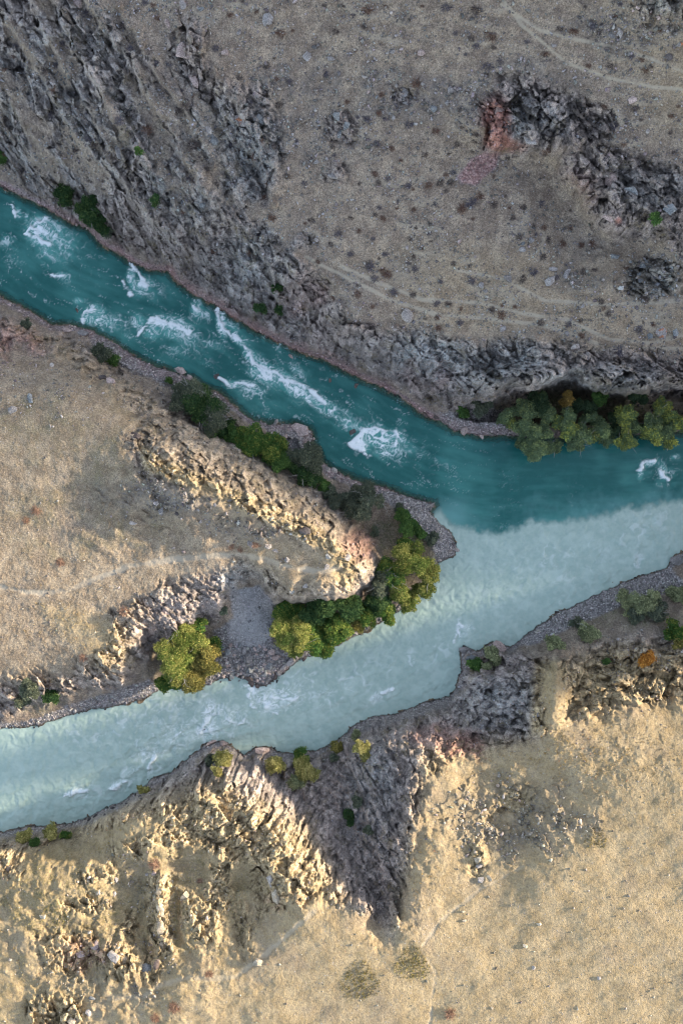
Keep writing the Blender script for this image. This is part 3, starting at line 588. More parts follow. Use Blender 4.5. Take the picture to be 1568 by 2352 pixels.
def water_material():
    m, nt = new_mat('water'); q = N(nt)
    co = q.n('ShaderNodeNewGeometry').outputs['Position']
    foam, milk, aer, dep = q.attr('flow_a'); hz, sw, bt, bm = q.attr('flow_b')
    n1 = q.noise(co, .8, 4); n2 = q.noise(co, 4.5, 4, .65)
    teal = q.mix(aer, (.017, .11, .102), (.095, .32, .285))
    teal = q.mix(q.math('MULTIPLY', q.ramp(n1, .45, .7), .3), teal, (.03, .16, .14))
    ml = q.mix(q.ramp(n1, .35, .7), (.335, .44, .385), (.385, .485, .425)); ml = q.mix(q.math('MULTIPLY', sw, .75), ml, (.50, .60, .535))  # milky colour, with the wave light mixed in as a paler tone
    c = q.mix(hz, teal, (.17, .37, .355)); c = q.mix(milk, c, ml)
    fo = q.math('MULTIPLY', foam, q.ramp(n2, .25, .55, .85, 1.))
    c = q.mix(fo, c, (.86, .90, .90))
    sh = q.n('ShaderNodeBsdfPrincipled'); q.l(c, sh.inputs['Base Color'])
    q.val(sh.inputs['Roughness'], q.math('MULTIPLY_ADD', foam, .5, .12)); sh.inputs['IOR'].default_value = 1.33
    bp = q.n('ShaderNodeBump'); bp.inputs['Strength'].default_value = .35; bp.inputs['Distance'].default_value = .15
    q.l(q.math('ADD', n1, q.math('MULTIPLY', n2, .5)), bp.inputs['Height']); q.l(bp.outputs[0], sh.inputs['Normal'])
    tr = q.n('ShaderNodeBsdfTransparent'); tr.inputs[0].default_value = (.62, .80, .74, 1)
    k = q.math('MULTIPLY', q.ramp(dep, .0, .55, .85, 0.), q.math('MULTIPLY', q.math('SUBTRACT', 1., milk), q.math('SUBTRACT', 1., foam)))
    k = q.math('ADD', k, q.math('MULTIPLY', milk, q.ramp(dep, 0., .10, .5, 0.)))
    mx = q.n('ShaderNodeMixShader'); q.l(k, mx.inputs[0]); q.l(sh.outputs[0], mx.inputs[1]); q.l(tr.outputs[0], mx.inputs[2])
    o = q.n('ShaderNodeOutputMaterial'); q.l(mx.outputs[0], o.inputs[0]); return m
river = link('river_water', me, water_material(), smooth=True); river['kind'] = 'structure'

# ------------------------------------------------------------------ ground lookup
def gidx(u, v):
    j = np.clip(np.searchsorted(AU, u)-1, 0, NU-2); i = np.clip(np.searchsorted(AV, v)-1, 0, NV-2); return i, j
def gsample(arr, u, v):
    i, j = gidx(u, v); a = (u-AU[j])/(AU[j+1]-AU[j]); b = (v-AV[i])/(AV[i+1]-AV[i])
    return (arr[i, j]*(1-a)+arr[i, j+1]*a)*(1-b)+(arr[i+1, j]*(1-a)+arr[i+1, j+1]*a)*b
def gpos(u, v):
    return np.array([gsample(PX, u, v), gsample(PY, u, v), gsample(Z, u, v)])
def px(u, v): return S*(1-float(gsample(Z, np.array(u), np.array(v)))/H)      # metres per map unit there

from mathutils import Vector

# ================================================================== things
def tint_attr(me, arr):
    a = me.attributes.new('tint', 'FLOAT_COLOR', 'POINT'); c = np.ones((len(arr), 4), F); c[:, :3] = arr
    a.data.foreach_set('color', c.ravel())
def tag(o, label, cat, group=None, kind=None):
    o['label'] = label
    o['category'] = cat
    if group: o['group'] = group
    if kind: o['kind'] = kind
    return o
def stone_material(name, a, b, wetness=0., spot=None, use_tint=False):
    m, nt = new_mat(name); q = N(nt)
    tc = q.n('ShaderNodeNewGeometry').outputs['Position']; oi = q.n('ShaderNodeObjectInfo')
    n1 = q.noise(tc, 1.3, 5, .6); n2 = q.noise(tc, 6., 4, .7)
    if use_tint:
        at = q.n('ShaderNodeAttribute', attribute_name='tint'); c = at.outputs['Color']
    else:
        c = q.mix(q.ramp(n1, .3, .7), a, b)
        c = q.hsv(c, q.math('MULTIPLY_ADD', oi.outputs['Random'], .45, .8))
        if spot: c = q.mix(q.ramp(q.noise(tc, .9, 3), .52, .6), c, spot)
    c = q.hsv(c, q.ramp(n2, .3, .7, .55, 1.4))
    sh = q.n('ShaderNodeBsdfPrincipled'); q.l(c, sh.inputs['Base Color']); sh.inputs['Roughness'].default_value = .9-.45*wetness
    sh.inputs['Specular IOR Level'].default_value = .3
    bp = q.n('ShaderNodeBump'); bp.inputs['Strength'].default_value = .6; bp.inputs['Distance'].default_value = .12
    q.l(q.math('ADD', n1, n2), bp.inputs['Height']); q.l(bp.outputs[0], sh.inputs['Normal'])
    o = q.n('ShaderNodeOutputMaterial'); q.l(sh.outputs[0], o.inputs[0]); return m
SM = {'grey': stone_material('grey_stone', (.19, .172, .163), (.31, .285, .27)), 'pale': stone_material('pale_stone', (.26, .225, .205), (.42, .375, .335)),
      'pink': stone_material('pink_stone', (.30, .225, .20), (.46, .36, .32)), 'dark': stone_material('wet_stone', (.055, .045, .042), (.12, .10, .095), .8),
      'blue': stone_material('bluish_stone', (.145, .15, .152), (.25, .255, .252)), 'sand': stone_material('sandy_stone', (.36, .29, .20), (.52, .44, .33)),
      'red': stone_material('lichen_stone', (.25, .225, .21), (.33, .29, .27), 0, (.42, .17, .085)), 'brown': stone_material('wet_brown_stone', (.065, .047, .04), (.14, .105, .09), .8)}
TINT_STONE = stone_material('loose_stone', 0, 0, use_tint=True)
def leaf_material(name, trans=.3):
    m, nt = new_mat(name); q = N(nt)
    at = q.n('ShaderNodeAttribute', attribute_name='tint')
    d1 = q.n('ShaderNodeBsdfDiffuse'); q.l(at.outputs['Color'], d1.inputs[0])
    t1 = q.n('ShaderNodeBsdfTranslucent'); q.l(q.hsv(at.outputs['Color'], 1.3, 1.1), t1.inputs[0])
    mx = q.n('ShaderNodeMixShader'); mx.inputs[0].default_value = trans; q.l(d1.outputs[0], mx.inputs[1]); q.l(t1.outputs[0], mx.inputs[2])
    o = q.n('ShaderNodeOutputMaterial'); q.l(mx.outputs[0], o.inputs[0]); return m
LEAF = leaf_material('leaf'); GRASS = leaf_material('dry_blade', .15); TWIG = leaf_material('dry_twig', .0)
BARK = stone_material('bark', (.10, .08, .06), (.17, .14, .11)); PALEBARK = stone_material('bleached_bark', (.34, .32, .29), (.46, .44, .40))

# ---- rocks
def hull_rock(seed, n, sx, sy, sz, bev=.0, box=.0):
    r = random.Random(seed); bm = bmesh.new()
    for i in range(n):
        v = Vector((r.gauss(0, 1), r.gauss(0, 1), r.gauss(0, 1))).normalized()
        if box:
            m = max(abs(v.x), abs(v.y), abs(v.z)); v = v*(1-box)+v/m*box*.8
        v *= r.uniform(.86, 1.08)
        bm.verts.new((v.x*sx, v.y*sy, v.z*sz))
    g = bmesh.ops.convex_hull(bm, input=bm.verts)
    bmesh.ops.delete(bm, geom=[e for e in g['geom_interior'] if isinstance(e, bmesh.types.BMVert)], context='VERTS')
    if bev:
        bmesh.ops.dissolve_limit(bm, angle_limit=R(14), verts=bm.verts[:], edges=bm.edges[:])
        bmesh.ops.bevel(bm, geom=bm.edges[:], offset=bev, segments=2, profile=.6, affect='EDGES', clamp_overlap=True)
        bmesh.ops.triangulate(bm, faces=bm.faces[:])
    me = bpy.data.meshes.new('boulder'); bm.to_mesh(me); bm.free(); return me
ROCKS = [hull_rock(300+i, 11+(i % 4)*3, 1, .80, .66, .025, .3*(i % 3)) for i in range(22)]
ROUND = hull_rock(990, 90, 1, .82, .75, .0)
def boulder(u, v, rx, ry, mat, label, ang=None, name='boulder', group=None, cat='boulder', sink=.3, mesh=None, tall=1.):
    """rx, ry: half sizes in map units; stands on the ground at that spot"""
    p = gpos(u, v); k = px(u, v)
    me = (mesh or random.choice(ROCKS)).copy(); me.name = name
    a, b = rx*k*1.08, ry*k*1.2; hgt = min(a, b)*1.0*tall
    z0 = max(p[2], -.35)
    o = bpy.data.objects.new(name, me); COL.objects.link(o)
    o.location = (p[0], p[1], z0+hgt*.62*(1-sink)-hgt*.18); o.scale = (a, b, hgt)
    o.rotation_euler = (random.uniform(-.15, .15), random.uniform(-.15, .15), R(-(ang if ang is not None else random.uniform(0, 180))))
    me.materials.clear(); me.materials.append(SM[mat])
    if mesh is ROUND: me.polygons.foreach_set('use_smooth', np.ones(len(me.polygons), bool))
    return tag(o, label, cat, group)
BOULDERS = """
934,725,17,14,pale,70,large smooth rounded pale boulder resting alone above the north cliff
1166,640,16,9,grey,0,long flat grey slab boulder on the tan slope below the red outcrop
1261,647,17,12,grey,-25,large blocky grey boulder with a dark side on the north slope
1301,630,14,9,grey,-50,upright wedge of grey rock beside the large blocky grey boulder
1199,574,9,8,grey,20,grey cracked boulder with small rubble below the pink scree
1409,590,14,7,blue,10,long bluish grey boulder just under the lichen spotted crag
1474,612,9,9,blue,0,round bluish boulder at the edge of the grey rubble field
1154,757,7,10,grey,10,narrow upright grey stone on the trail above the north cliff
1334,707,6,11,grey,0,tall thin grey stone between the sheep trails
1321,797,14,8,pale,-15,pale flat boulder on the rim of the north cliff
1516,765,16,14,red,0,large reddish angular boulder in the stone group near the right edge
1491,773,10,8,blue,30,smaller grey boulder touching the large reddish angular boulder
1549,764,11,8,blue,0,dark grey boulder right of the large reddish angular boulder
1301,767,7,6,grey,0,small grey boulder with a dark base beside the lower sheep trail
1504,862,13,9,pale,-30,pale block perched on the cliff edge above the riverside grove
1349,818,10,7,pale,0,pale block on the cliff rim left of the flat rim boulder
1269,618,11,7,grey,0,grey boulder above the large blocky grey boulder
1104,655,8,8,grey,0,dark grey boulder at the left of the upper sheep trail
1114,668,6,6,grey,0,small dark boulder touching the one by the upper sheep trail
1199,560,8,7,blue,0,bluish boulder above the grey cracked boulder
1219,552,7,9,grey,0,slim grey boulder right of the bluish one below the scree
1054,555,7,5,pink,0,small pink grey boulder on the bare tan slope
924,211,14,16,grey,0,big grey angular boulder on the middle of the upper north slope
966,122,9,10,pink,0,pinkish pale boulder on the upper north slope
1034,208,9,8,grey,0,grey boulder between the big grey angular boulder and the red outcrop
994,250,11,9,blue,40,bluish boulder beside a dark hollow left of the red outcrop
901,119,6,9,grey,0,narrow grey boulder left of the pinkish pale boulder
1026,236,7,6,grey,0,small round grey boulder below the one beside the red outcrop
929,240,9,8,grey,0,grey boulder just below the big grey angular boulder
1421,75,13,8,pale,0,pale mauve slab in the stony top right slope
1404,84,10,6,grey,40,grey slab leaning beside the pale mauve slab
1451,231,11,9,pink,-20,pink boulder on the tan slope right of the grey crag top
1396,207,9,6,pink,-30,buff boulder on the main sheep trail
1459,45,6,7,pale,0,left one of two pale round stones near the top right corner
1474,45,6,6,pale,0,right one of two pale round stones near the top right corner
1559,101,9,7,red,0,reddish boulder at the right edge under the corner crag
1534,130,13,9,dark,0,cluster like black boulder near the right edge
1286,253,11,9,pale,0,cream boulder on top of the grey crag
1486,302,6,5,pale,0,small pale stone alone on the bare slope right of the crag
1165,290,17,20,grey,10,large grey cracked block inside the red outcrop
1145,255,11,16,pink,20,tall buff block at the top of the red outcrop
1215,325,20,10,grey,25,long grey slab along the foot of the red outcrop
1445,440,20,13,blue,40,grey striped block in the middle of the right hand crag
1400,415,15,20,pink,15,buff block at the upper edge of the right hand crag
1400,500,20,13,pink,15,buff block with orange lichen at the lower end of the crag
1535,480,15,17,blue,15,bluish block at the right end of the crag above the green bush
615,47,13,19,grey,10,tall grey boulder near the top of the slope
707,132,14,13,grey,0,round mauve grey boulder on the upper slope
517,122,10,9,pink,0,square pinkish boulder below the rocky rib
760,135,12,10,grey,30,mauve grey boulder right of the round mauve grey one
462,22,9,6,blue,-10,flat grey boulder at the top edge
181,9,11,11,pink,0,pinkish boulder at the top edge among the rocky ribs
555,282,29,11,red,35,long flat slab covered with orange lichen
480,300,12,9,pale,60,pale grey block above the leaning pale slab
490,322,11,15,blue,-40,pale leaning slab at the foot of the rocky rib
465,472,8,8,blue,0,pale greenish cube shaped boulder on the brown slope above the cliff
395,470,6,5,pale,0,small round pale stone above the river cliff
272,350,7,22,grey,-12,thin upright grey slab standing in the western cliff
702,547,8,6,pale,20,left of two pale stones on the slope above the cliff bend
727,552,6,5,pale,0,right of two pale stones on the slope above the cliff bend
420,118,20,26,pink,-25,large pale eroded outcrop block near the top left
445,185,10,24,pink,-25,long pale block below the large pale eroded outcrop block
773,268,14,11,blue,20,upper block of the greenish grey rock group on the slope
792,290,12,11,blue,-20,right block of the greenish grey rock group on the slope
780,308,11,9,blue,0,lower block of the greenish grey rock group on the slope
597,275,15,10,blue,60,cracked greenish slab right of the orange lichen slab
725,372,8,7,grey,0,grey boulder above the broad grey outcrop
765,400,18,15,grey,0,broad grey outcrop boulder on the middle slope
385,55,8,14,pink,-40,pale block on the rib near the top edge
420,12,14,10,red,0,reddish block at the top edge
670,818,11,10,pink,0,pale pink boulder standing in the teal rapids near the north bank
819,889,11,9,brown,0,half wet boulder in the teal river below the cliff foot
808,996,9,11,dark,0,dark boulder splitting the big white wave
160,740,6,8,pink,0,pink boulder in the shallows of the far left bank
187,717,9,10,brown,0,wet boulder upstream of the first left bank rapid
501,868,9,8,dark,0,dark boulder at the start of the diagonal white water
760,878,8,8,brown,0,drowned brown boulder in the teal river
692,990,30,18,pink,18,largest pinkish boulder on the middle beach of the promontory
635,969,11,7,pale,0,white block at the upstream end of the middle beach
618,985,8,7,pale,0,pale block behind the white block of the middle beach
655,1003,8,7,pink,0,pink block between the white block and the largest beach boulder
700,1012,7,6,pink,0,small pink block under the largest beach boulder
415,852,17,10,pink,20,flat pinkish boulder at the end of the narrow gravel beach
437,868,11,7,pink,35,smaller pinkish boulder in the water beside the flat beach boulder
484,908,9,8,pale,0,pale boulder between the grey bushes and the rapids
192,765,16,12,grey,10,mauve boulder at the corner of the left bank
155,757,14,9,pink,20,pinkish boulder left of the mauve corner boulder
768,1081,7,10,pale,-25,pale oval boulder on the beach below the bush line
752,1078,8,8,pale,0,pale grey boulder beside the pale oval boulder
976,952,9,7,brown,0,brown wet boulder at the north bank downstream of the cliff
1000,958,8,6,brown,0,second brown wet boulder closer to the cove beach
1066,990,9,12,pink,30,tall pink boulder at the water edge of the cove beach
1101,1003,9,9,pink,0,pink boulder half in the water by the cove beach
576,1250,12,8,pale,40,pale oval boulder beside the red shrub on the promontory
616,1254,9,9,pale,0,pale round boulder right of the red shrub on the promontory
632,1264,10,5,pale,0,flat pale boulder under the round one on the promontory
659,1285,8,8,grey,0,grey boulder beside the promontory path
700,1219,16,11,dark,10,dark cracked block on the golden promontory crest
796,1279,9,13,pale,-20,pale grey block at the promontory tip of the golden crest
753,1277,9,8,blue,0,bluish stone on the golden crest near the tip
750,1302,7,10,grey,0,grey upright stone beside the end of the promontory path
702,1346,8,6,pale,0,pale stone near the promontory rim above the dark trees
671,1358,7,8,blue,0,greenish stone near the rim left of the pale rim stone
526,1148,9,9,pale,0,cream block where the dark rubble meets the golden crest
985,1161,16,5,pale,-25,white flat slab on the gravel spit
1048,1263,8,6,pale,0,white boulder at the very tip of the confluence spit
1040,1250,6,5,dark,0,black wet stone at the tip of the confluence spit
312,1000,15,9,brown,20,dark reddish block at the upstream end of the promontory crest
255,876,14,11,pink,20,pale block at the cliff corner of the western plateau
238,868,12,9,dark,0,dark block beside the pale block of the cliff corner
70,915,9,15,blue,-10,bluish white outcrop boulder on the western plateau
32,941,12,10,grey,-30,grey boulder at the left edge of the western plateau
120,838,7,6,pale,0,small pale boulder near the western rim
382,1405,13,12,pink,-30,pinkish block on the rounded rock knob
342,1421,6,6,pale,0,small pale block left of the pinkish knob block
262,1534,12,12,sand,0,cream white boulder at the foot of the golden bluff
305,1201,12,6,pale,10,flat pale stone on the promontory meadow
372,1174,9,9,grey,0,cracked grey stone on the upper promontory meadow
573,1511,14,17,grey,5,big rectangular boulder in the middle of the dark rock pile
571,1557,14,8,brown,0,reddish boulder at the water edge of the dark rock pile
577,1570,8,12,brown,15,tall wet reddish boulder standing in the milky rapids
593,1575,11,8,brown,10,wet chestnut boulder alone in the milky rapids
632,1553,9,7,brown,0,wet boulder at the right corner of the dark rock pile
642,1545,9,8,grey,0,grey boulder above the wet corner boulder
665,1517,12,15,grey,20,large pale grey triangular boulder beside the willow
699,1511,6,11,dark,30,dark leaning stone in the water under the willow
598,1538,8,11,blue,30,slanted bluish block of the dark rock pile
606,1550,9,7,blue,30,bluish block below the slanted one
587,1551,9,6,grey,0,grey block left of the chestnut boulder
574,1540,9,10,blue,-20,bluish block under the big rectangular boulder
533,1551,9,8,blue,0,rounded block at the left end of the dark rock pile
624,1497,9,8,pink,0,reddish grey block at the upper right of the dark rock pile
633,1510,13,8,pink,-10,broad reddish block under the upper right block
650,1530,8,12,grey,20,tall grey block near the right end of the dark rock pile
620,1530,8,11,blue,30,slim slanted block right of the first slanted block
506,1563,10,7,dark,0,black stones at the left corner of the dark rock pile
792,1455,11,7,pale,0,pale boulder at the foot of the willow grove
475,1666,6,7,brown,0,red brown boulder breaking the milky river
30,1879,5,5,dark,0,small black rock alone in the milky river
482,1710,20,10,pink,-20,left block of the pale ledge jutting into the milky river
512,1708,12,9,pink,20,right block of the pale ledge jutting into the milky river
605,1726,20,11,pink,10,mauve ledge block at the river edge left of the yellow bushes
1067,1494,15,9,grey,10,dark slab at the point of the south bank
1079,1513,15,11,blue,-20,bluish block behind the dark point slab
1146,1484,20,12,pink,35,large triangular leaning slab on the south bank
1113,1495,8,10,dark,-20,black block left of the large triangular slab
1284,1391,5,7,brown,0,red rock standing in the water off the stony beach
1074,1474,5,3,brown,0,small red rock awash off the south point
1554,1288,20,14,grey,-10,large mauve boulder at the right end of the stony beach
1236,2121,6,6,sand,20,angular pale stone casting a long shadow on the dry plateau
1205,2172,7,5,sand,25,pale leaning stone left of the angular stone on the dry plateau
1374,2246,5,5,pale,0,round white stone on the lower right plateau
1065,2112,6,6,sand,0,pale stone with another small one above it on the plateau
1063,2094,5,4,sand,0,small ochre stone above the pale plateau stone
1324,2315,5,5,sand,0,small pale stone near the bottom of the plateau
1129,2315,4,4,sand,0,tiny pale stone low on the plateau left of the round white stone
1224,2222,5,6,pale,0,flat mauve white stone in the middle of the plateau
1096,1972,8,12,sand,30,upper bright block of the small plateau outcrop
1099,1988,8,9,pale,30,lower bright block of the small plateau outcrop
1124,2017,6,10,sand,-20,thin leaning stone below the small plateau outcrop
1104,2020,9,10,grey,0,grey stone beside the thin leaning plateau stone
622,2024,11,20,pale,-25,bright white rock on top of the long lit ridge
633,2055,10,22,sand,-15,cream rock below the bright white ridge rock
365,2042,9,18,sand,-8,upper block of the long lit rock fin
368,2085,9,22,sand,0,second block of the long lit rock fin
370,2130,10,24,sand,-5,third block of the long lit rock fin
372,2170,11,20,sand,-8,lowest block of the long lit rock fin
424,2058,12,17,sand,-20,brown topped block heading the second smaller fin
287,2214,15,30,sand,-25,big cream white boulder with a shaded left face
262,2196,14,20,grey,-20,mauve grey boulder leaning on the big cream boulder
335,2228,13,24,blue,18,bluish purple flat slab in the shade under the fin
360,2214,8,15,brown,10,rusty brown block right of the bluish purple slab
593,2209,13,12,sand,-15,isolated cream boulder beside the lower path
100,2102,8,9,sand,0,buff boulder with a dark left face on the lower left slope
267,2020,7,8,grey,0,small mauve boulder on the mossy lower left slope
263,2052,5,8,pale,0,small upright pale stone below the mauve one on the lower left slope
20,1995,7,14,pale,0,pale upright block on the golden knoll at the left edge
355,2006,7,7,pink,0,pinkish stone above the long lit rock fin
340,2008,7,8,pale,0,pale stone left of the pinkish stone above the fin
205,2325,8,9,pale,0,pale boulder near the bottom left corner
165,2344,12,9,sand,30,buff boulder cut by the bottom edge
212,2292,6,9,blue,0,bluish stone above the pale bottom left boulder
185,2190,12,10,pink,20,dull pink boulder in the rubble of the lower left slope
220,2172,16,10,pink,0,broad dull pink boulder at the top of the lower left rubble
"""
exps = []
for ln in BOULDERS.strip().splitlines():
    a = ln.split(',', 6); exps.append((float(a[0]), float(a[1])))
    lab = a[6]
    mesh = ROUND if 'smooth rounded' in lab else None
    boulder(float(a[0]), float(a[1]), float(a[2]), float(a[3]), a[4], lab, float(a[5]) if a[5] != '0' else None, 'boulder' if max(float(a[2]), float(a[3])) > 6.5 else 'stone', None, 'boulder', .3, mesh, .8)
# ---- further boulders in loose crowds
def in_poly(poly, u, v):
    c = False; n = len(poly)
    for i in range(n):
        ax, ay = poly[i]; bx, by = poly[(i+1) % n]
        if (ay > v) != (by > v) and u < (bx-ax)*(v-ay)/(by-ay)+ax: c = not c
    return c
CROWDS = [("rock pile","510,1480 620,1485 660,1520 610,1570 505,1560",46,5,10,('blue','grey','grey','pink'),"angular grey block of the dark rock pile at the milky river"),
 ("rubble field","1420,590 1568,580 1568,720 1460,700",26,4,8,('blue','grey','pale'),"angular grey stone of the rubble field at the right edge of the north slope"),
 ("upper slope stones","830,190 1090,170 1090,270 850,280",24,3.5,7,('grey','grey','blue','pink'),"grey stone of the rocky band left of the red outcrop"),
 ("top right stones","1330,20 1568,10 1568,120 1380,100",20,3.5,7,('grey','pink','pale'),"mixed coloured stone on the stony slope under the top right corner"),
 ("crest rubble","330,1110 560,1150 640,1210 520,1215 360,1180",24,3.5,7,('grey','dark','grey'),"dark grey stone of the rubble behind the golden promontory crest"),
 ("beach stones","600,975 715,985 725,1020 770,1085 740,1085 620,1010",20,3.5,7,('pale','pink','pink'),"pale pink stone of the middle beach on the promontory"),
 ("south shore stones","60,1892 150,1890 290,1838 330,1815 340,1830 200,1890",18,3.5,7,('dark','dark','grey'),"black wet stone along the lower left shore of the milky river"),
 ("spit stones","985,1195 1030,1235 1040,1275 1010,1285 985,1240",12,3,6,('pale','grey'),"pale stone of the gravel spit at the confluence")]
nb_ = 0
for gname, poly, n, r0, r1, mats, lab in CROWDS:
    pg = P(poly); us = [p[0] for p in pg]; vs = [p[1] for p in pg]; k = 0; t = 0; placed = []
    while k < n and t < 4000:
        t += 1; u_, v_ = random.uniform(min(us), max(us)), random.uniform(min(vs), max(vs))
        r_ = r0+(r1-r0)*random.random()**2
        if not in_poly(pg, u_, v_) or any(math.hypot(u_-a, v_-b) < r_+7 for a, b in exps) or any(math.hypot(u_-a, v_-b) < r_+c for a, b, c in placed): continue
        placed.append((u_, v_, r_*.8)); boulder(u_, v_, r_, r_*random.uniform(.6, .95), random.choice(mats), lab, None, 'stone', gname, 'stone'); k += 1

# ---- loose stones, too many to count
def instances(tv, tf, pos, scl, rotz, tilt, col):
    """merge many transformed copies of template arrays; tv (n,3), tf (m,3)"""
    n = len(pos); c, s = np.cos(rotz), np.sin(rotz); ct, st = np.cos(tilt), np.sin(tilt)
    V = tv[None]*scl[:, None, :]
    x, y, z = V[..., 0], V[..., 1], V[..., 2]
    y2 = y*ct[:, None]-z*st[:, None]; z2 = y*st[:, None]+z*ct[:, None]
    X = x*c[:, None]-y2*s[:, None]; Y = x*s[:, None]+y2*c[:, None]
    V = np.stack([X, Y, z2], -1)+pos[:, None, :]
    Fc = (tf[None]+(np.arange(n)*len(tv))[:, None, None]).reshape(-1, 3)
    return V.reshape(-1, 3), Fc, np.repeat(col, len(tv), 0)
def template(me):
    tv = np.array([v.co[:] for v in me.vertices]); tf = []
    me.calc_loop_triangles(); tf = np.array([t.vertices[:] for t in me.loop_triangles]); return tv, tf
class Acc:
    def __init__(s): s.v = []; s.f = []; s.c = []; s.n = 0
    def add(s, v, f, c): s.v.append(v); s.f.append(f+s.n); s.c.append(c); s.n += len(v)
    def make(s, name, mat, parent=None):
        me = grid_mesh(name, np.concatenate(s.v), np.concatenate(s.f)); tint_attr(me, np.clip(np.concatenate(s.c), 0, 1)); return link(name, me, mat, parent)
def scatter(n, dens, vmin=-40, vmax=2392, umin=-40, umax=1608):
    u = RS.uniform(umin, umax, n); v = RS.uniform(vmin, vmax, n)
    d = gsample(dens, u, v)*(1-gsample(Z, u, v)/H)**2
    m = RS.uniform(0, 1, n) < d; return u[m], v[m]
TPL = [template(hull_rock(700+i, 11, 1, .8, .6)) for i in range(10)]
landm = (sd > -4)
patch = sstep(-.25, .35, wn1+wn2*.7)
turfN = (1-rockm)*(1-gravm)*sstep(1000, 900, VV)
dens = landm*np.clip(gravm*.75+deb*(1-rockm)*.5*patch+rockm*.3*patch+turfN*(.09+.4*patch)+(1-rockm)*(1-gravm)*(.006+.01*patch)*(VV > 900), 0, 1)
fanm = sstep(-6, 8, up(FAN))
dens = dens*(1-.85*fanm)*(1-.7*sstep(-4, 6, up(SCREE)))
dens = np.maximum(dens, .85*sstep(7, 1, np.abs(sd-1))*(sd > -6))
u, v = scatter(300000, dens)
pos = np.stack([gsample(PX, u, v), gsample(PY, u, v), gsample(Z, u, v)], -1)
gm, rm, gd, bl, rd, wt = (gsample(a, u, v) for a in (gravm, rockm, gold, blue, red, wet))
size = .085+.18*RS.uniform(0, 1, len(u))**3.2+.28*RS.uniform(0, 1, len(u))**14
size *= 1+.5*gsample(deb, u, v)
base = np.array([[.25, .225, .21]])*(1-gd[:, None]*.7)+np.array([[.37, .32, .25]])*gd[:, None]*.7
base = base*(1+.45*gm[:, None])
colr = base*(1-bl[:, None]*.6)+np.array([[.27, .285, .295]])*bl[:, None]*.6
colr = colr*(1-rd[:, None]*.7)+np.array([[.40, .25, .22]])*rd[:, None]*.7
colr = colr*(.5+1.35*RS.uniform(0, 1, (len(u), 1))**1.8)*(1+RS.normal(0, .04, (len(u), 3)))
colr *= (1-.72*np.clip(wt+sstep(.25, .05, pos[:, 2]), 0, 1))[:, None]
A = Acc(); sel = RS.randint(0, len(TPL), len(u))
for i, (tv, tf) in enumerate(TPL):
    m = sel == i; n = m.sum()
    sc_ = size[m][:, None]*np.stack([np.ones(n), RS.uniform(.6, 1, n), RS.uniform(.6, 1.1, n)], -1)
    p_ = pos[m].copy(); p_[:, 2] += size[m]*.2
    A.add(*instances(tv, tf, p_, sc_, RS.uniform(0, 6.28, n), RS.uniform(-.3, .3, n), colr[m]))
o = A.make('loose_stones', TINT_STONE); tag(o, 'loose grey and pinkish stones strewn over slopes and gravel banks', 'stones', kind='stuff')

# ---- dry grass tussocks
def tuft_template(seed, n, spread):
    r = random.Random(seed); v = []; f = []
    for i in range(n):
        a = r.uniform(0, 6.28); l = r.uniform(.5, 1); t = r.uniform(.2, spread)
        d = Vector((math.cos(a)*t, math.sin(a)*t, 1)).normalized()*l; s = Vector((-math.sin(a), math.cos(a), 0))*.13
        b = Vector((math.cos(a), math.sin(a), 0))*.12
        k = len(v); v += [b-s, b+s, b+d]; f.append((k, k+1, k+2))
    return np.array([x[:] for x in v]), np.array(f)
soilm = (1-rockm*.8)*(1-gravm)*(1-pathm)*(1-np.clip(trail, 0, 1))*(sd > 3)
gpatch = sstep(-.3, .4, wn2+wn3*.5+wn1*.4)
dens = np.clip(soilm*(gold*(.06+.14*gpatch+.55*clump*gpatch)+.16*gpatch*(1-gold)), 0, 1)
u, v = scatter(230000, dens)
pos = np.stack([gsample(PX, u, v), gsample(PY, u, v), gsample(Z, u, v)-.03], -1)
gd, vg = gsample(gold, u, v)[:, None], gsample(veg, u, v)[:, None]; n = len(u); rr = RS.uniform(0, 1, (n, 1)); hue = RS.uniform(0, 1, (n, 1))
colr = (np.array([[.30, .24, .165]])*(1-gd)+np.array([[.44, .345, .185]])*gd)
colr = np.where(hue < (.06+.12*gsample(clump, u, v)[:, None])*gd, np.array([[.42, .27, .085]]), colr); colr = np.where(hue > 1-.03*gd, np.array([[.36, .17, .10]]), colr)
colr = colr*(1-vg*.75)+np.array([[.13, .14, .05]])*vg*.75
colr = colr*(.8+.4*rr)
A = Acc(); sel = RS.randint(0, 5, n)
for i in range(5):
    tv, tf = tuft_template(60+i, 4, .8); m = sel == i; k_ = m.sum(); s_ = RS.uniform(.12, .24, k_)*(1+.8*gsample(clump, u, v)[m])
    A.add(*instances(tv, tf, pos[m], np.stack([s_*1.2, s_*1.2, s_], -1), RS.uniform(0, 6.28, k_), np.zeros(k_), colr[m]))
o = A.make('dry_grass', GRASS); tag(o, 'straw coloured dry grass tufts covering the plateaus', 'grass', kind='stuff')

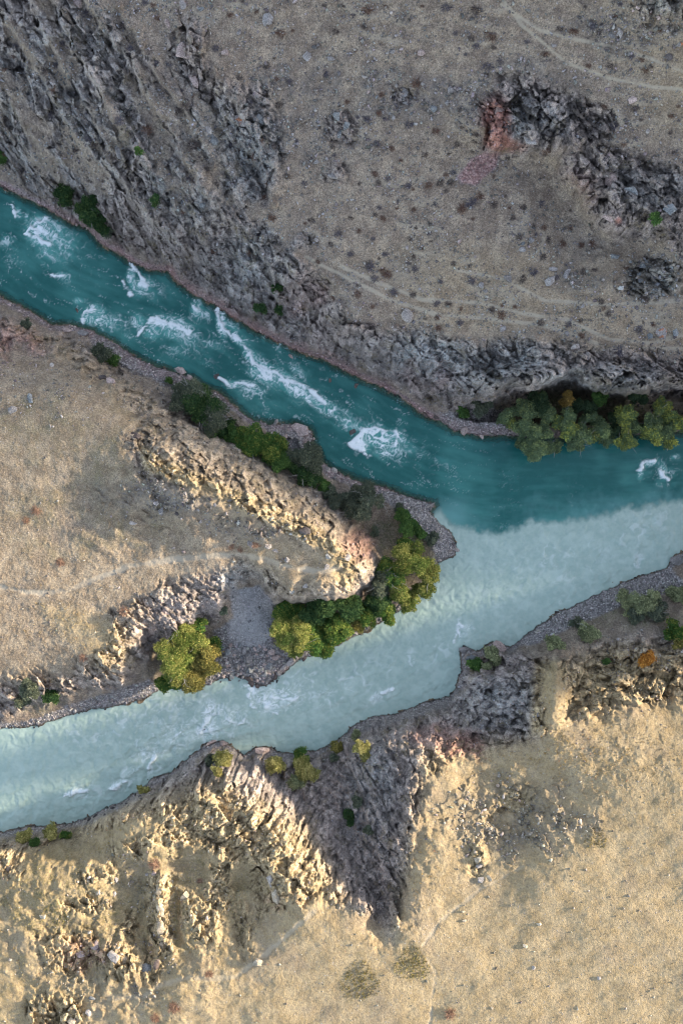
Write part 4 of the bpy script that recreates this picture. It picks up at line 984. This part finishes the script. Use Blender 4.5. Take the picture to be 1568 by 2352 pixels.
# ---- dry cushion shrubs on the north slope
def twig_mesh(seed, colA, colB, n=170):
    r = random.Random(seed); v = []; f = []; c = []
    for i in range(n):
        a = r.uniform(0, 6.28); e = math.asin(r.uniform(.02, 1)); l = r.uniform(.55, 1.05)*(1 if r.random() < .85 else 1.2)
        d = Vector((math.cos(a)*math.cos(e), math.sin(a)*math.cos(e), math.sin(e)*.7))
        s = d.cross(Vector((r.gauss(0, 1), r.gauss(0, 1), r.gauss(0, 1)))).normalized()*r.uniform(.02, .05)
        b = d*r.uniform(.2, .75)+Vector((r.gauss(0, .13), r.gauss(0, .13), 0)); t = d*l+Vector((r.gauss(0, .16), r.gauss(0, .16), r.gauss(0, .06)))
        k = len(v); v += [b-s, b+s, t+s*.5, t-s*.5]; f.append((k, k+1, k+2, k+3))
        m = r.random(); cc = [colA[j]*(1-m)+colB[j]*m for j in range(3)]; c += [cc]*4
    me = bpy.data.meshes.new('dry_shrub'); me.from_pydata([x[:] for x in v], [], f); tint_attr(me, np.array(c)); me.materials.append(TWIG); return me
DARK = [twig_mesh(900+i, (.055, .045, .043), (.165, .13, .115)) for i in range(5)]
PURP = [twig_mesh(920+i, (.065, .057, .07), (.18, .16, .175)) for i in range(4)]
REDD = [twig_mesh(940+i, (.085, .05, .04), (.22, .135, .10)) for i in range(4)]
def shrubby(u_, v_, r_, kind, label, group, name='dry_shrub', cat='dry shrub', flat=.75):
    me = random.choice({'dark': DARK, 'purple': PURP, 'rust': REDD}[kind])
    o = bpy.data.objects.new(name, me); COL.objects.link(o); p = gpos(u_, v_); k = px(u_, v_)*r_*1.3
    o.location = (p[0], p[1], p[2]-.05); o.rotation_euler = (0, 0, random.uniform(0, 6.28)); o.scale = (k*random.uniform(.85, 1.15), k*random.uniform(.85, 1.15), k*flat)
    return tag(o, label, cat, group)
LM = [(1100,390,'the pink scree'),(1165,290,'the red outcrop'),(934,725,'the smooth rounded boulder'),(924,211,'the big grey angular boulder'),(555,282,'the orange lichen slab'),(707,132,'the round mauve boulder'),(615,47,'the tall grey boulder'),(780,290,'the greenish rock group'),
      (1261,647,'the large blocky boulder'),(1516,765,'the reddish angular boulder'),(1440,470,'the right hand crag'),(1421,75,'the pale mauve slab'),(420,118,'the pale eroded outcrop'),(715,550,'the two pale stones'),(1400,205,'the main sheep trail'),(272,350,'the thin upright slab'),(765,400,'the broad grey outcrop'),(150,150,'the western ribs'),(1321,797,'the flat rim boulder'),(600,560,'the western cliff')]
def where(u_, v_):
    L = sorted((math.hypot(u_-a, v_-b), a, b, n) for a, b, n in LM)[0]; dx, dy = u_-L[1], v_-L[2]
    an = math.degrees(math.atan2(dy, dx)) % 360
    dr = ['right of', 'below and right of', 'below', 'below and left of', 'left of', 'above and left of', 'above', 'above and right of'][int((an+22.5)//45) % 8]
    ds = 'just ' if L[0] < 32 else ('' if L[0] < 65 else ('some way ' if L[0] < 105 else 'far '))
    return ds+dr+' '+L[3]
SH = P("452,110,12 250,60,9 195,32,10 300,115,9 360,145,9 497,110,9 495,215,12 612,150,8 645,75,11 772,70,10 665,185,8 445,335,13 427,240,14 410,255,10 340,300,11 202,325,9 15,270,12 120,265,9 550,180,9 625,500,11 715,505,8 844,22,12 1024,17,13 1094,20,12 1129,80,13 1316,70,12 1119,150,12 956,192,12 1251,122,9 1229,190,10 1094,105,10 844,272,9 886,272,8 939,285,12 974,355,9 1241,467,9 1079,465,14 1134,470,9 1199,475,8 861,400,8 936,425,9 984,425,9 824,530,8 806,500,7 941,547,6 884,582,7 804,582,8 986,512,6 914,460,6 849,610,12 889,630,11 859,640,9 904,670,8 949,675,9 1001,697,9 1129,710,8 1151,725,9 1056,740,8 1029,697,8 1241,742,9 1304,745,9 1421,805,11 1336,770,8 1224,625,9 1201,640,9 1246,590,9 1339,625,9 1466,755,10 1396,720,8 1060,480,12 1100,450,10 865,330,9 900,340,8 1010,420,8 760,560,8 730,600,7 700,420,7 640,240,9 1480,160,8 1540,265,7 1350,150,8 1400,150,8 1360,560,9 1290,560,8 1480,690,8 1150,140,9 1050,330,11 1000,300,10 880,500,7 950,480,6")
k = 0
exps_s = [(a[0], a[1]) for a in SH]; allsh = [(a[0], a[1], a[2], 0) for a in SH]
shd = sstep(.0, .35, wn1)*.8+.2
t = 0
while len(allsh) < 285 and t < 40000:
    t += 1; u_, v_ = random.uniform(0, 1568), random.uniform(0, 800)
    if gsample(sd, u_, v_) < 60 or gsample(rockm, u_, v_) > .75 and random.random() < .6 or gsample(trail, u_, v_) > .2 or gsample(gravm, u_, v_) > .3: continue
    if random.random() > gsample(shd, u_, v_): continue
    if any(math.hypot(u_-a, v_-b) < 13 for a, b in exps_s) or any(math.hypot(u_-a, v_-b) < 16 for a, b in exps): continue
    exps_s.append((u_, v_)); allsh.append((u_, v_, 4.5+4.5*random.random()**1.5, 1))
for (u_, v_, r_, z_) in allsh:
    kind = random.choices(['dark', 'purple', 'rust'], [4, 3, 2+2*(v_ > 400)])[0]
    sz = 'small ' if r_ < 7.5 else ('' if r_ < 10.5 else 'large ')
    shrubby(u_, v_, r_, kind, sz+{'dark': 'dark brown', 'purple': 'purplish grey', 'rust': 'rusty brown'}[kind]+' dry shrub '+where(u_, v_), 'dry shrubs dotted over the north slope')
for (u_, v_, r_, lab) in ((588,1250,10,'red shrub between two pale boulders on the promontory'),(530,1255,7,'small red shrub left of the pale oval boulder'),(552,1262,7,'low red shrub under the pale oval boulder'),(640,1215,8,'pink red shrub behind the golden crest'),(355,1984,13,'orange brown shrub above the long lit rock fin'),(357,2338,12,'dark red shrub at the bottom edge'),(403,2314,14,'pinkish red shrub right of the dark red one near the bottom'),(1034,2330,12,'isolated red shrub low on the dry plateau'),(460,2025,8,'small red shrub beside the lit rocks of the lower slope'),(193,1510,9,'salmon coloured shrub on the golden bluff'),
                          (85,1170,11,'orange shrub in the yellow promontory meadow'),(60,1195,9,'rust shrub left of the orange meadow shrub'),(140,1290,9,'reddish shrub near the left part of the promontory path'),(285,1405,9,'crimson shrub beside the rounded rock knob'),(480,2240,10,'faded red shrub on the lower path bank')):
    o = shrubby(u_, v_, r_, 'rust', lab, None, 'red_shrub', 'shrub', .6)
    if 'me_red' not in globals(): me_red = twig_mesh(970, (.19, .105, .075), (.40, .25, .165), 260)
    o.data = me_red

# ------------------------------------------------------------------ trees and green shrubs
def tube(acc, a, b, r0, r1, col, n=6):
    a, b = np.array(a), np.array(b); d = b-a; d = d/(np.linalg.norm(d)+1e-9)
    x = np.cross(d, [0, .3, 1]); x /= np.linalg.norm(x)+1e-9; y = np.cross(d, x)
    t = np.linspace(0, 2*np.pi, n, endpoint=False)
    ring = np.cos(t)[:, None]*x+np.sin(t)[:, None]*y
    V = np.concatenate([a+ring*r0, b+ring*r1]); f = []
    for i in range(n):
        j = (i+1) % n; f += [(i, j, n+j), (i, n+j, n+i)]
    acc.add(V, np.array(f), np.tile(np.array(col), (2*n, 1)))
LEAFT = np.array([[0, -.5, 0], [.38, 0, .06], [0, .5, 0], [-.38, 0, .06]]); LEAFF = np.array([[0, 1, 2], [0, 2, 3]])
PAL = {  # leaf colours: base, young tip, share of tips; 'deep' has the hollow's shade painted in
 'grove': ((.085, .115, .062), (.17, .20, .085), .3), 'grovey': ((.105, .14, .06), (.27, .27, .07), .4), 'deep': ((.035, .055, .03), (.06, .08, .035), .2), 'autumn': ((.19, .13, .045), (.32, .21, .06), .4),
 'willow': ((.055, .105, .028), (.16, .185, .045), .35), 'olive': ((.095, .125, .032), (.22, .215, .065), .5), 'dark': ((.03, .058, .024), (.065, .10, .036), .3), 'bright': ((.05, .095, .03), (.085, .14, .04), .4),
 'greygreen': ((.075, .088, .062), (.13, .14, .09), .3), 'yellow': ((.19, .18, .06), (.34, .30, .12), .5), 'gold': ((.115, .11, .036), (.23, .19, .06), .45), 'orange': ((.34, .15, .035), (.48, .25, .06), .5), 'sage': ((.14, .155, .085), (.25, .26, .14), .4)}
def plant(u_, v_, r_, pal, label, kind='shrub', group=None, twigs=0, sx=1., sy=1.):
    g = random.Random(int(u_*7+v_*13)); rs = np.random.RandomState(int(u_*7+v_*13) % 100000)
    tree = kind == 'tree'
    kk = S*r_
    hh = kk*(1.55 if tree else .8)            # crown centre above ground
    z0 = max(float(gsample(Z, u_, v_)), 0.)
    kk *= 1-(z0+hh)/H
    bx = (u_-CU)*S*(1-(z0+hh)/H); by = -(v_-CV)*S*(1-(z0+hh)/H)
    root = bpy.data.objects.new('tree' if tree else 'shrub', None); COL.objects.link(root); root.location = (bx, by, z0); root.empty_display_size = .3
    tag(root, label, 'tree' if tree else 'shrub', group)
    T = Acc(); nb = (6 if tree else 4)+int(kk*1.5)
    blobs_ = []
    for i in range(nb+3):
        a = g.uniform(0, 6.28); d = kk*(.72*math.sqrt(g.random()) if i > 1 else .15)
        zc = hh+(g.uniform(-.45, .5)*kk*(1-.5*d/kk))
        blobs_.append((np.array([math.cos(a)*d*sx, math.sin(a)*d*sy, zc]), kk*g.uniform(.26, .46)))
    # trunk and limbs
    tr = max(.05, kk*.07)
    if tree:
        top = np.array([g.uniform(-.2, .2)*kk, g.uniform(-.2, .2)*kk, hh*.95])
        mid = top*.5+np.array([g.uniform(-.12, .12)*kk, g.uniform(-.1, .1)*kk, 0])
        tube(T, (0, 0, -.5), mid, tr*1.5, tr*1.05, (1, 1, 1)); tube(T, mid, top, tr*1.05, tr*.5, (1, 1, 1))
        for c, rr_ in blobs_:
            b = mid+(top-mid)*g.uniform(0, .9); m2 = (b+c)/2+np.array([0, 0, -.12*kk])
            tube(T, b, m2, tr*.5, tr*.3, (1, 1, 1), 5); tube(T, m2, c, tr*.3, tr*.1, (1, 1, 1), 5)
    else:
        for c, rr_ in blobs_:
            b = np.array([g.uniform(-.2, .2)*kk, g.uniform(-.2, .2)*kk, -.25]); tube(T, b, (b+c)/2+np.array([0, 0, .1]), tr*.6, tr*.4, (1, 1, 1), 5); tube(T, (b+c)/2+np.array([0, 0, .1]), c*1.05, tr*.4, tr*.12, (1, 1, 1), 5)
    T.make('trunk' if tree else 'stems', BARK, root)
    # leaves
    base, tip, share = PAL[pal]; A = Acc()
    for bi, (c, rr_) in enumerate(blobs_):
        n = int(30*(rr_/.5)**2*(1.0 if tree else .85))+12
        z = rs.uniform(-.55, 1, n); a = rs.uniform(0, 6.283, n); q_ = np.sqrt(1-z*z); rad = rr_*(1-.45*rs.uniform(0, 1, n)**1.8)
        rad *= 1+.22*np.sin(3*a+bi)*q_
        ctr = c+np.stack([np.cos(a)*q_*rad, np.sin(a)*q_*rad, z*rad*.85], -1)
        tone = g.uniform(.75, 1.25); tips = rs.uniform(0, 1, n) < share*(.5+.9*(bi % 2))
        m = 7; pos_ = np.repeat(ctr, m, 0)+rs.normal(0, .11+.05*rr_, (n*m, 3))
        br = 1.25 if pal.startswith('grove') else 1.
        colr_ = br*np.where(np.repeat(tips, m)[:, None], np.array(tip), np.array(base))*1.4*tone*rs.uniform(.65, 1.35, (n*m, 1))
        s_ = rs.uniform(.14, .27, n*m)*(.8 if kk < 1.2 else 1.)
        A.add(*instances(LEAFT, LEAFF, pos_, np.stack([s_, s_*1.25, s_], -1), rs.uniform(0, 6.28, n*m), rs.uniform(-1.1, 1.1, n*m), colr_))
    A.make('crown' if tree else 'foliage', LEAF, root)
    if twigs:
        for i in range(twigs):
            W = Acc()
            a = g.uniform(0, 6.28); c, rr_ = g.choice(blobs_); p = c.copy(); d = np.array([math.cos(a), math.sin(a), g.uniform(-.1, .5)]); w_ = tr*.28+.02
            for s_ in range(4):
                q_ = p+d*kk*.22; tube(W, p, q_, w_, w_*.7, (1, 1, 1), 4)
                e = d+np.array([g.uniform(-.8, .8), g.uniform(-.8, .8), g.uniform(-.2, .3)]); e /= np.linalg.norm(e); tube(W, q_, q_+e*kk*.25, w_*.6, w_*.25, (1, 1, 1), 4)
                p = q_; d = d+np.array([g.uniform(-.4, .4), g.uniform(-.4, .4), g.uniform(-.1, .2)]); d /= np.linalg.norm(d); w_ *= .7
            W.make('bare_branch', PALEBARK, root)
    return root
PLANTS = """
1160,960,18,grove,tree,0,low green tree at the left end of the riverside grove beside the cove
1176,975,12,grovey,tree,0,small yellowish tree next to the left end of the riverside grove
1203,944,23,grove,tree,0,tall grey green tree standing highest at the left of the riverside grove
1202,981,20,grove,tree,0,rounded green tree below the tall one at the left of the grove
1233,993,24,grove,tree,0,broad green tree hanging over the water near the left of the grove
1222,1031,25,grove,tree,0,tree leaning lowest over the teal river
1200,1020,15,grove,tree,0,small tree dipping to the river at the left of the leaning tree
1258,958,19,grove,tree,0,bright grey green tree in the second row of the grove
1281,968,16,grovey,tree,0,yellow tipped tree right of the bright second row tree
1266,1022,18,grove,tree,6,green tree with pale dead branches over the water
1305,965,22,grove,tree,4,tree with bare pale twigs in the middle second row of the grove
1305,994,19,grovey,tree,0,yellow green tree below the tree with bare twigs
1327,1010,22,grove,tree,8,pale green tree with a tangle of dead branches at the waterline
1336,966,12,grove,tree,0,small silver green tree in the middle of the grove
1336,988,15,grove,tree,7,tree with whitish dead limbs in the middle of the grove
1360,960,16,grove,tree,0,slender green tree in the centre back of the grove
1361,1002,17,grovey,tree,0,yellowish tree at the waterline in the centre of the grove
1381,985,19,grove,tree,0,grey green tree in the centre right of the grove
1394,1012,15,grove,tree,0,low round tree at the waterline right of the centre
1410,990,14,deep,tree,0,shaded dark tree between the round waterline tree and the pale column
1434,957,20,grovey,tree,0,pale column shaped tree rising alone from the dark gap
1437,1010,20,grovey,tree,5,yellow green tree at the waterline under the pale column tree
1459,981,13,grove,tree,5,small tree with bare twigs right of the pale column tree
1482,985,13,grove,tree,0,small dull green tree in the right part of the grove
1499,968,18,grove,tree,6,green tree with dead limbs in the right part of the grove
1496,999,21,grovey,tree,0,golden tipped tree at the waterline of the right part
1514,938,19,grovey,tree,7,bright yellow green tree with white dead branches below the cliff
1532,958,17,grovey,tree,4,yellow tree beside the bright one with white branches
1535,991,19,grove,tree,0,dense green tree near the right edge of the photo
1537,1013,15,grovey,tree,6,tree with fallen grey branches at the waterline by the right edge
1564,968,18,grovey,tree,0,tree cut by the right edge of the photo
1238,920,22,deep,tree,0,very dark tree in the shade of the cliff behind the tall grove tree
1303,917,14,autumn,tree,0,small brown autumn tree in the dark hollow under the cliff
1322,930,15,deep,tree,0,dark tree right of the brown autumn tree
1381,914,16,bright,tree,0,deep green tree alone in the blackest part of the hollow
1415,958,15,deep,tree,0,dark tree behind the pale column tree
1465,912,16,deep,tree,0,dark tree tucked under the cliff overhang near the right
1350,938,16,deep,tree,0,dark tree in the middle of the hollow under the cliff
1062,945,14,bright,shrub,0,bright green bush in the cove under the north cliff
1097,936,18,greygreen,shrub,4,bluish grey bush right of the bright cove bush
1120,925,11,greygreen,shrub,0,small grey bush at the back of the cove
1508,504,14,bright,shrub,0,bright green bush growing in the right hand crag
636,660,16,dark,shrub,0,green bush clinging to the cliff above the rapids
600,708,18,dark,shrub,0,dark bush at the cliff foot above the rapids
640,712,14,dark,shrub,0,dark bush right of the one at the cliff foot above the rapids
150,440,24,dark,shrub,0,dark green bush on the ledge at the far left north bank
205,478,28,dark,shrub,3,largest dark bush at the foot of the western cliff
228,512,22,dark,shrub,3,dark bush below the largest one at the western cliff foot
250,530,14,greygreen,shrub,4,bluish twiggy bush at the lower end of the western bushes
6,370,14,bright,shrub,0,green bush cut by the left edge above the river
318,345,11,bright,shrub,0,small green bush beside the thin upright slab
355,460,18,dark,shrub,0,dark green patch like bush on the western cliff
234,808,22,greygreen,shrub,3,grey green bush on the slope above the narrow beach
256,824,13,bright,shrub,0,bright green bush at the corner of the narrow beach
62,745,11,greygreen,shrub,0,small bush on the left bank shingle
390,872,8,bright,shrub,0,tiny green bush behind the flat pinkish boulder
432,908,31,greygreen,shrub,5,grey twiggy bush at the upstream end of the promontory bush belt
464,935,33,dark,shrub,5,dark dense bush second in the promontory bush belt
500,962,30,greygreen,shrub,6,twiggy grey bush third in the promontory bush belt
488,984,18,bright,shrub,0,green low bush in front of the third bush of the belt
540,1000,18,bright,shrub,0,bright green bush at the middle of the bush belt
574,1012,26,willow,shrub,3,green bush right of the bright one in the bush belt
614,1025,29,willow,shrub,0,broad green bush in the bush belt facing the beach blocks
646,1046,27,bright,shrub,0,rounded green bush after the broad one in the bush belt
698,1056,28,greygreen,shrub,4,grey green bush behind the largest beach boulder
700,1092,22,dark,shrub,6,dark twiggy bush at the cliff foot below the belt
744,1114,13,bright,shrub,0,bright green bush at the downstream end of the bush belt
775,1152,15,greygreen,shrub,0,small grey bush on the gravel terrace
836,1150,31,greygreen,shrub,7,large round grey twiggy bush on the gravel terrace
862,1222,11,greygreen,shrub,0,little grey bush on the bare terrace above the willows
915,1165,11,greygreen,shrub,0,olive bush beside the gravel at the terrace end
928,1188,20,bright,shrub,0,vivid green bush at the top of the willow grove
940,1212,20,bright,shrub,0,vivid green bush below the first vivid one
966,1220,16,bright,shrub,0,vivid green bush nearest the confluence spit
992,1240,14,greygreen,shrub,0,grey green bush on the confluence spit
930,1245,18,willow,tree,0,green willow under the vivid bushes
945,1280,38,olive,tree,0,large olive willow at the head of the promontory grove
982,1310,26,olive,tree,3,olive willow leaning to the milky river
900,1312,30,willow,tree,4,green willow behind the large olive one
970,1350,26,olive,tree,0,yellow green willow overhanging the milky river
872,1342,28,greygreen,tree,9,grey willow with many dead twigs
915,1352,28,olive,tree,0,olive willow in the middle of the grove by the water
935,1382,26,olive,tree,0,olive willow over the water below the middle one
860,1378,30,dark,tree,0,dark green willow under the cliff nose
890,1408,25,willow,tree,0,green willow at the water right of the autumn willow
845,1410,27,willow,tree,0,green willow left of the water side green one
820,1432,18,gold,tree,0,narrow golden brown autumn willow at the water edge
792,1395,34,dark,tree,0,dark green willow at the centre of the lower grove
755,1395,32,dark,tree,0,dark willow pressed against the cliff
765,1440,36,willow,tree,0,large mid green willow in the lower grove
715,1400,32,dark,tree,0,dark willow at the left under the cliff
665,1412,32,willow,tree,0,green willow at the left end of the lower grove
665,1456,42,olive,tree,6,big round olive yellow willow beside the rock pile
715,1462,32,willow,tree,0,green willow right of the big round olive one
740,1488,22,willow,tree,0,low green willow touching the milky river
685,1492,20,olive,tree,0,low olive willow over the pale triangular boulder
460,1436,18,willow,tree,0,green small tree above the lone autumn willow group
402,1492,34,olive,tree,6,olive brown tree in the upper left of the lone group
442,1470,32,olive,tree,0,olive tree at the top of the lone group
472,1515,32,gold,tree,0,golden autumn tree in the right of the lone group
412,1530,38,olive,tree,5,large olive tree in the middle of the lone group
445,1558,32,gold,tree,0,gold tinted tree at the lower right of the lone group
392,1562,28,willow,tree,0,green tree at the lower left of the lone group
490,1482,18,willow,tree,0,small green tree at the right rim of the lone group
512,1406,10,greygreen,shrub,0,small bush at the edge of the gravel fan
75,1580,26,greygreen,shrub,3,grey green bush under the left bluff
112,1602,20,dark,shrub,4,dark bush at the foot of the left bluff
50,1612,16,greygreen,shrub,3,grey twiggy bush by the left edge at the bluff foot
1090,1520,16,bright,shrub,0,dark green bush behind the south point slab
1130,1505,19,sage,shrub,0,pale sage bush left of the large triangular slab
1120,1530,12,sage,shrub,0,small sage bush below the pale sage one
1275,1475,19,sage,shrub,0,pale bush at the inner edge of the stony beach
1346,1448,25,sage,shrub,3,pale sage bush in the middle of the stony beach slope
1325,1432,14,greygreen,shrub,0,small green bush above the middle pale bush
1440,1388,28,sage,shrub,4,large pale grey bush on the upper stony beach
1482,1384,27,sage,shrub,4,large pale bush right of the grey one on the upper stony beach
1505,1404,22,greygreen,shrub,5,twiggy grey bush below the large pale bushes
1455,1412,18,greygreen,shrub,0,dull green bush below the large pale grey bush
1556,1368,22,sage,shrub,0,yellowish bush at the right edge of the stony beach slope
1555,1450,24,willow,shrub,2,green bush at the right edge below the beach slope
1560,1478,14,gold,shrub,0,golden bush under the green one at the right edge
1486,1516,17,orange,shrub,0,vivid orange bush on the south bank ridge
1392,1520,8,bright,shrub,0,tiny bright green bush on the shaded south slope
518,1742,22,yellow,shrub,5,yellow green bush with bare branches above the pale ledge
500,1772,14,yellow,shrub,0,small yellow bush below the one above the pale ledge
482,1750,14,greygreen,shrub,5,bare grey bush left of the yellow ones
634,1760,21,yellow,shrub,0,round pale yellow bush near the mouth of the gully
690,1740,17,willow,shrub,0,green bush at the mouth of the gully by the river
698,1775,28,yellow,shrub,5,large yellow green bush at the mouth of the gully
680,1800,16,sage,shrub,0,olive bush below the large yellow green gully bush
775,1716,14,gold,shrub,3,small autumn bush at the gully river bank
833,1722,20,yellow,shrub,0,bright yellow bush on top of the dark buttress
765,1740,10,greygreen,shrub,0,small dark bush in the gully mouth
815,1690,12,sage,shrub,0,dull small bush on the shore above the bright yellow bush
330,1815,13,yellow,shrub,0,yellow bush on the cliff edge at the milky river
52,1921,20,yellow,shrub,0,left of two yellow bushes at the lower left shore
113,1912,18,yellow,shrub,0,right of two yellow bushes at the lower left shore
85,1936,12,bright,shrub,0,green bush between the two yellow shore bushes
150,1920,12,willow,shrub,0,green bush right of the two yellow shore bushes
800,1880,16,dark,shrub,0,dark green bush in the shaded gully
818,1840,14,greygreen,shrub,0,grey green bush on the left wall of the gully
845,1905,12,greygreen,shrub,0,small bush in the gully under the east rim
416,893,17,greygreen,shrub,2,low grey scrub at the upstream tip of the bush belt
450,922,20,dark,shrub,2,dark scrub filling the gap between the first two belt bushes
482,950,20,greygreen,shrub,2,grey scrub filling the gap before the third belt bush
520,984,18,dark,shrub,1,dark scrub between the twiggy third bush and the bright one
557,1006,18,willow,shrub,0,green scrub between the bright belt bush and its green neighbour
595,1020,20,willow,shrub,1,green scrub left of the broad belt bush
630,1037,20,dark,shrub,0,dark scrub between the broad and the rounded belt bush
670,1052,19,greygreen,shrub,2,grey scrub between the rounded bush and the one behind the largest beach boulder
686,1074,17,dark,shrub,1,dark scrub above the twiggy cliff foot bush
716,1080,17,greygreen,shrub,2,grey scrub downstream of the largest beach boulder
724,1100,16,dark,shrub,0,dark scrub left of the last bright belt bush
760,1132,13,greygreen,shrub,1,sparse scrub between the belt end and the gravel terrace
802,1152,16,greygreen,shrub,2,grey scrub joining the small and the large terrace bush
"""
for ln in PLANTS.strip().splitlines():
    a = ln.split(',', 6)
    u_, v_, r_ = float(a[0]), float(a[1]), float(a[2])*(1.14 if a[4] == 'tree' else 1.22)*(1.1 if a[4] == 'tree' and float(a[1]) < 1100 else 1)*(.75 if float(a[1]) < 760 and 300 < float(a[0]) < 700 else 1)
    if a[4] == 'shrub' and 380 < u_ < 860 and 880 < v_ < 1170: r_ *= 1.2
    grp = None
    if a[4] == 'tree': grp = 'trees of the riverside grove under the north cliff' if v_ < 1100 else ('willows of the promontory grove' if u_ > 600 else 'trees of the lone group')
    plant(u_, v_, r_, a[3], a[6], a[4], grp, int(a[5]))
# low broom patches lying on the plateau
for (u_, v_, r_, lab) in ((946,2214,34,'round olive green broom patch below the head of the gully'),(826,2254,40,'wide thin olive green broom patch left of the round one'),(1366,1925,24,'small olive broom patch on the right of the dry plateau')):
    r0 = np.random.RandomState(int(u_)); n = int(r_*r_*.24); a = r0.uniform(0, 6.28, n); d = r_*1.12*r0.uniform(0, 1, n)**.62*(1+.15*np.sin(3*a))
    uu, vv = u_+np.cos(a)*d, v_+np.sin(a)*d; c0 = gpos(u_, v_)
    pos = np.stack([gsample(PX, uu, vv), gsample(PY, uu, vv), gsample(Z, uu, vv)-.03], -1)-c0
    tv, tf = tuft_template(int(u_), 9, 1.1); s_ = r0.uniform(.18, .42, n)
    cl = np.array([[.29, .24, .125]])*r0.uniform(.6, 1.6, (n, 1)); cl = np.where(r0.uniform(0, 1, (n, 1)) < .25, np.array([[.36, .29, .08]]), cl)
    A = Acc(); A.add(*instances(tv, tf, pos, np.stack([s_, s_, s_*.8], -1), r0.uniform(0, 6.28, n), r0.uniform(-.6, .6, n), cl))
    o = A.make('broom_patch', GRASS); o.location = c0; tag(o, lab, 'shrub patch')

# ------------------------------------------------------------------ camera, sun, sky
from mathutils import Vector
cam = bpy.data.cameras.new("camera"); co_ = bpy.data.objects.new("camera", cam); COL.objects.link(co_); sc.camera = co_
co_.location = (0, 0, H); co_.rotation_euler = (0, 0, 0)
cam.sensor_fit = 'VERTICAL'; cam.sensor_height = 36
cam.lens = 18/((1176*S)/H); cam.clip_start = .5; cam.clip_end = 20000
AZ, EL = R(SUN_AZ), R(SUN_EL)
d = Vector((math.cos(EL)*math.cos(AZ), math.cos(EL)*math.sin(AZ), math.sin(EL)))
sl = bpy.data.lights.new("sun", 'SUN'); sl.energy = SUN_E; sl.angle = R(SUN_ANG); sl.color = (1, .86, .66)
so = bpy.data.objects.new("sun", sl); COL.objects.link(so); so.rotation_euler = d.to_track_quat('Z', 'Y').to_euler(); so.location = d*300
w = bpy.data.worlds.new("World"); sc.world = w; w.use_nodes = True
nt = w.node_tree; bg = nt.nodes['Background']
sky = nt.nodes.new('ShaderNodeTexSky'); sky.sky_type = 'NISHITA'; sky.sun_disc = False
sky.sun_elevation = EL; sky.sun_rotation = math.pi/2-AZ; sky.air_density = 1.0; sky.dust_density = 2.5; sky.ozone_density = .6; sky.altitude = 1500
hs = nt.nodes.new('ShaderNodeHueSaturation'); hs.inputs['Saturation'].default_value = .7
nt.links.new(sky.outputs[0], hs.inputs['Color']); nt.links.new(hs.outputs[0], bg.inputs[0]); bg.inputs[1].default_value = SKY_E
sc.view_settings.view_transform = 'Standard'; sc.view_settings.look = 'None'; sc.view_settings.gamma = 1; sc.view_settings.exposure = EXPO
sc.cycles.max_bounces = 5; sc.cycles.diffuse_bounces = 2; sc.cycles.transparent_max_bounces = 6
sc.cycles.use_denoising = DENO; sc.cycles.pixel_filter_type = 'BLACKMAN_HARRIS'; sc.cycles.filter_width = 1.1
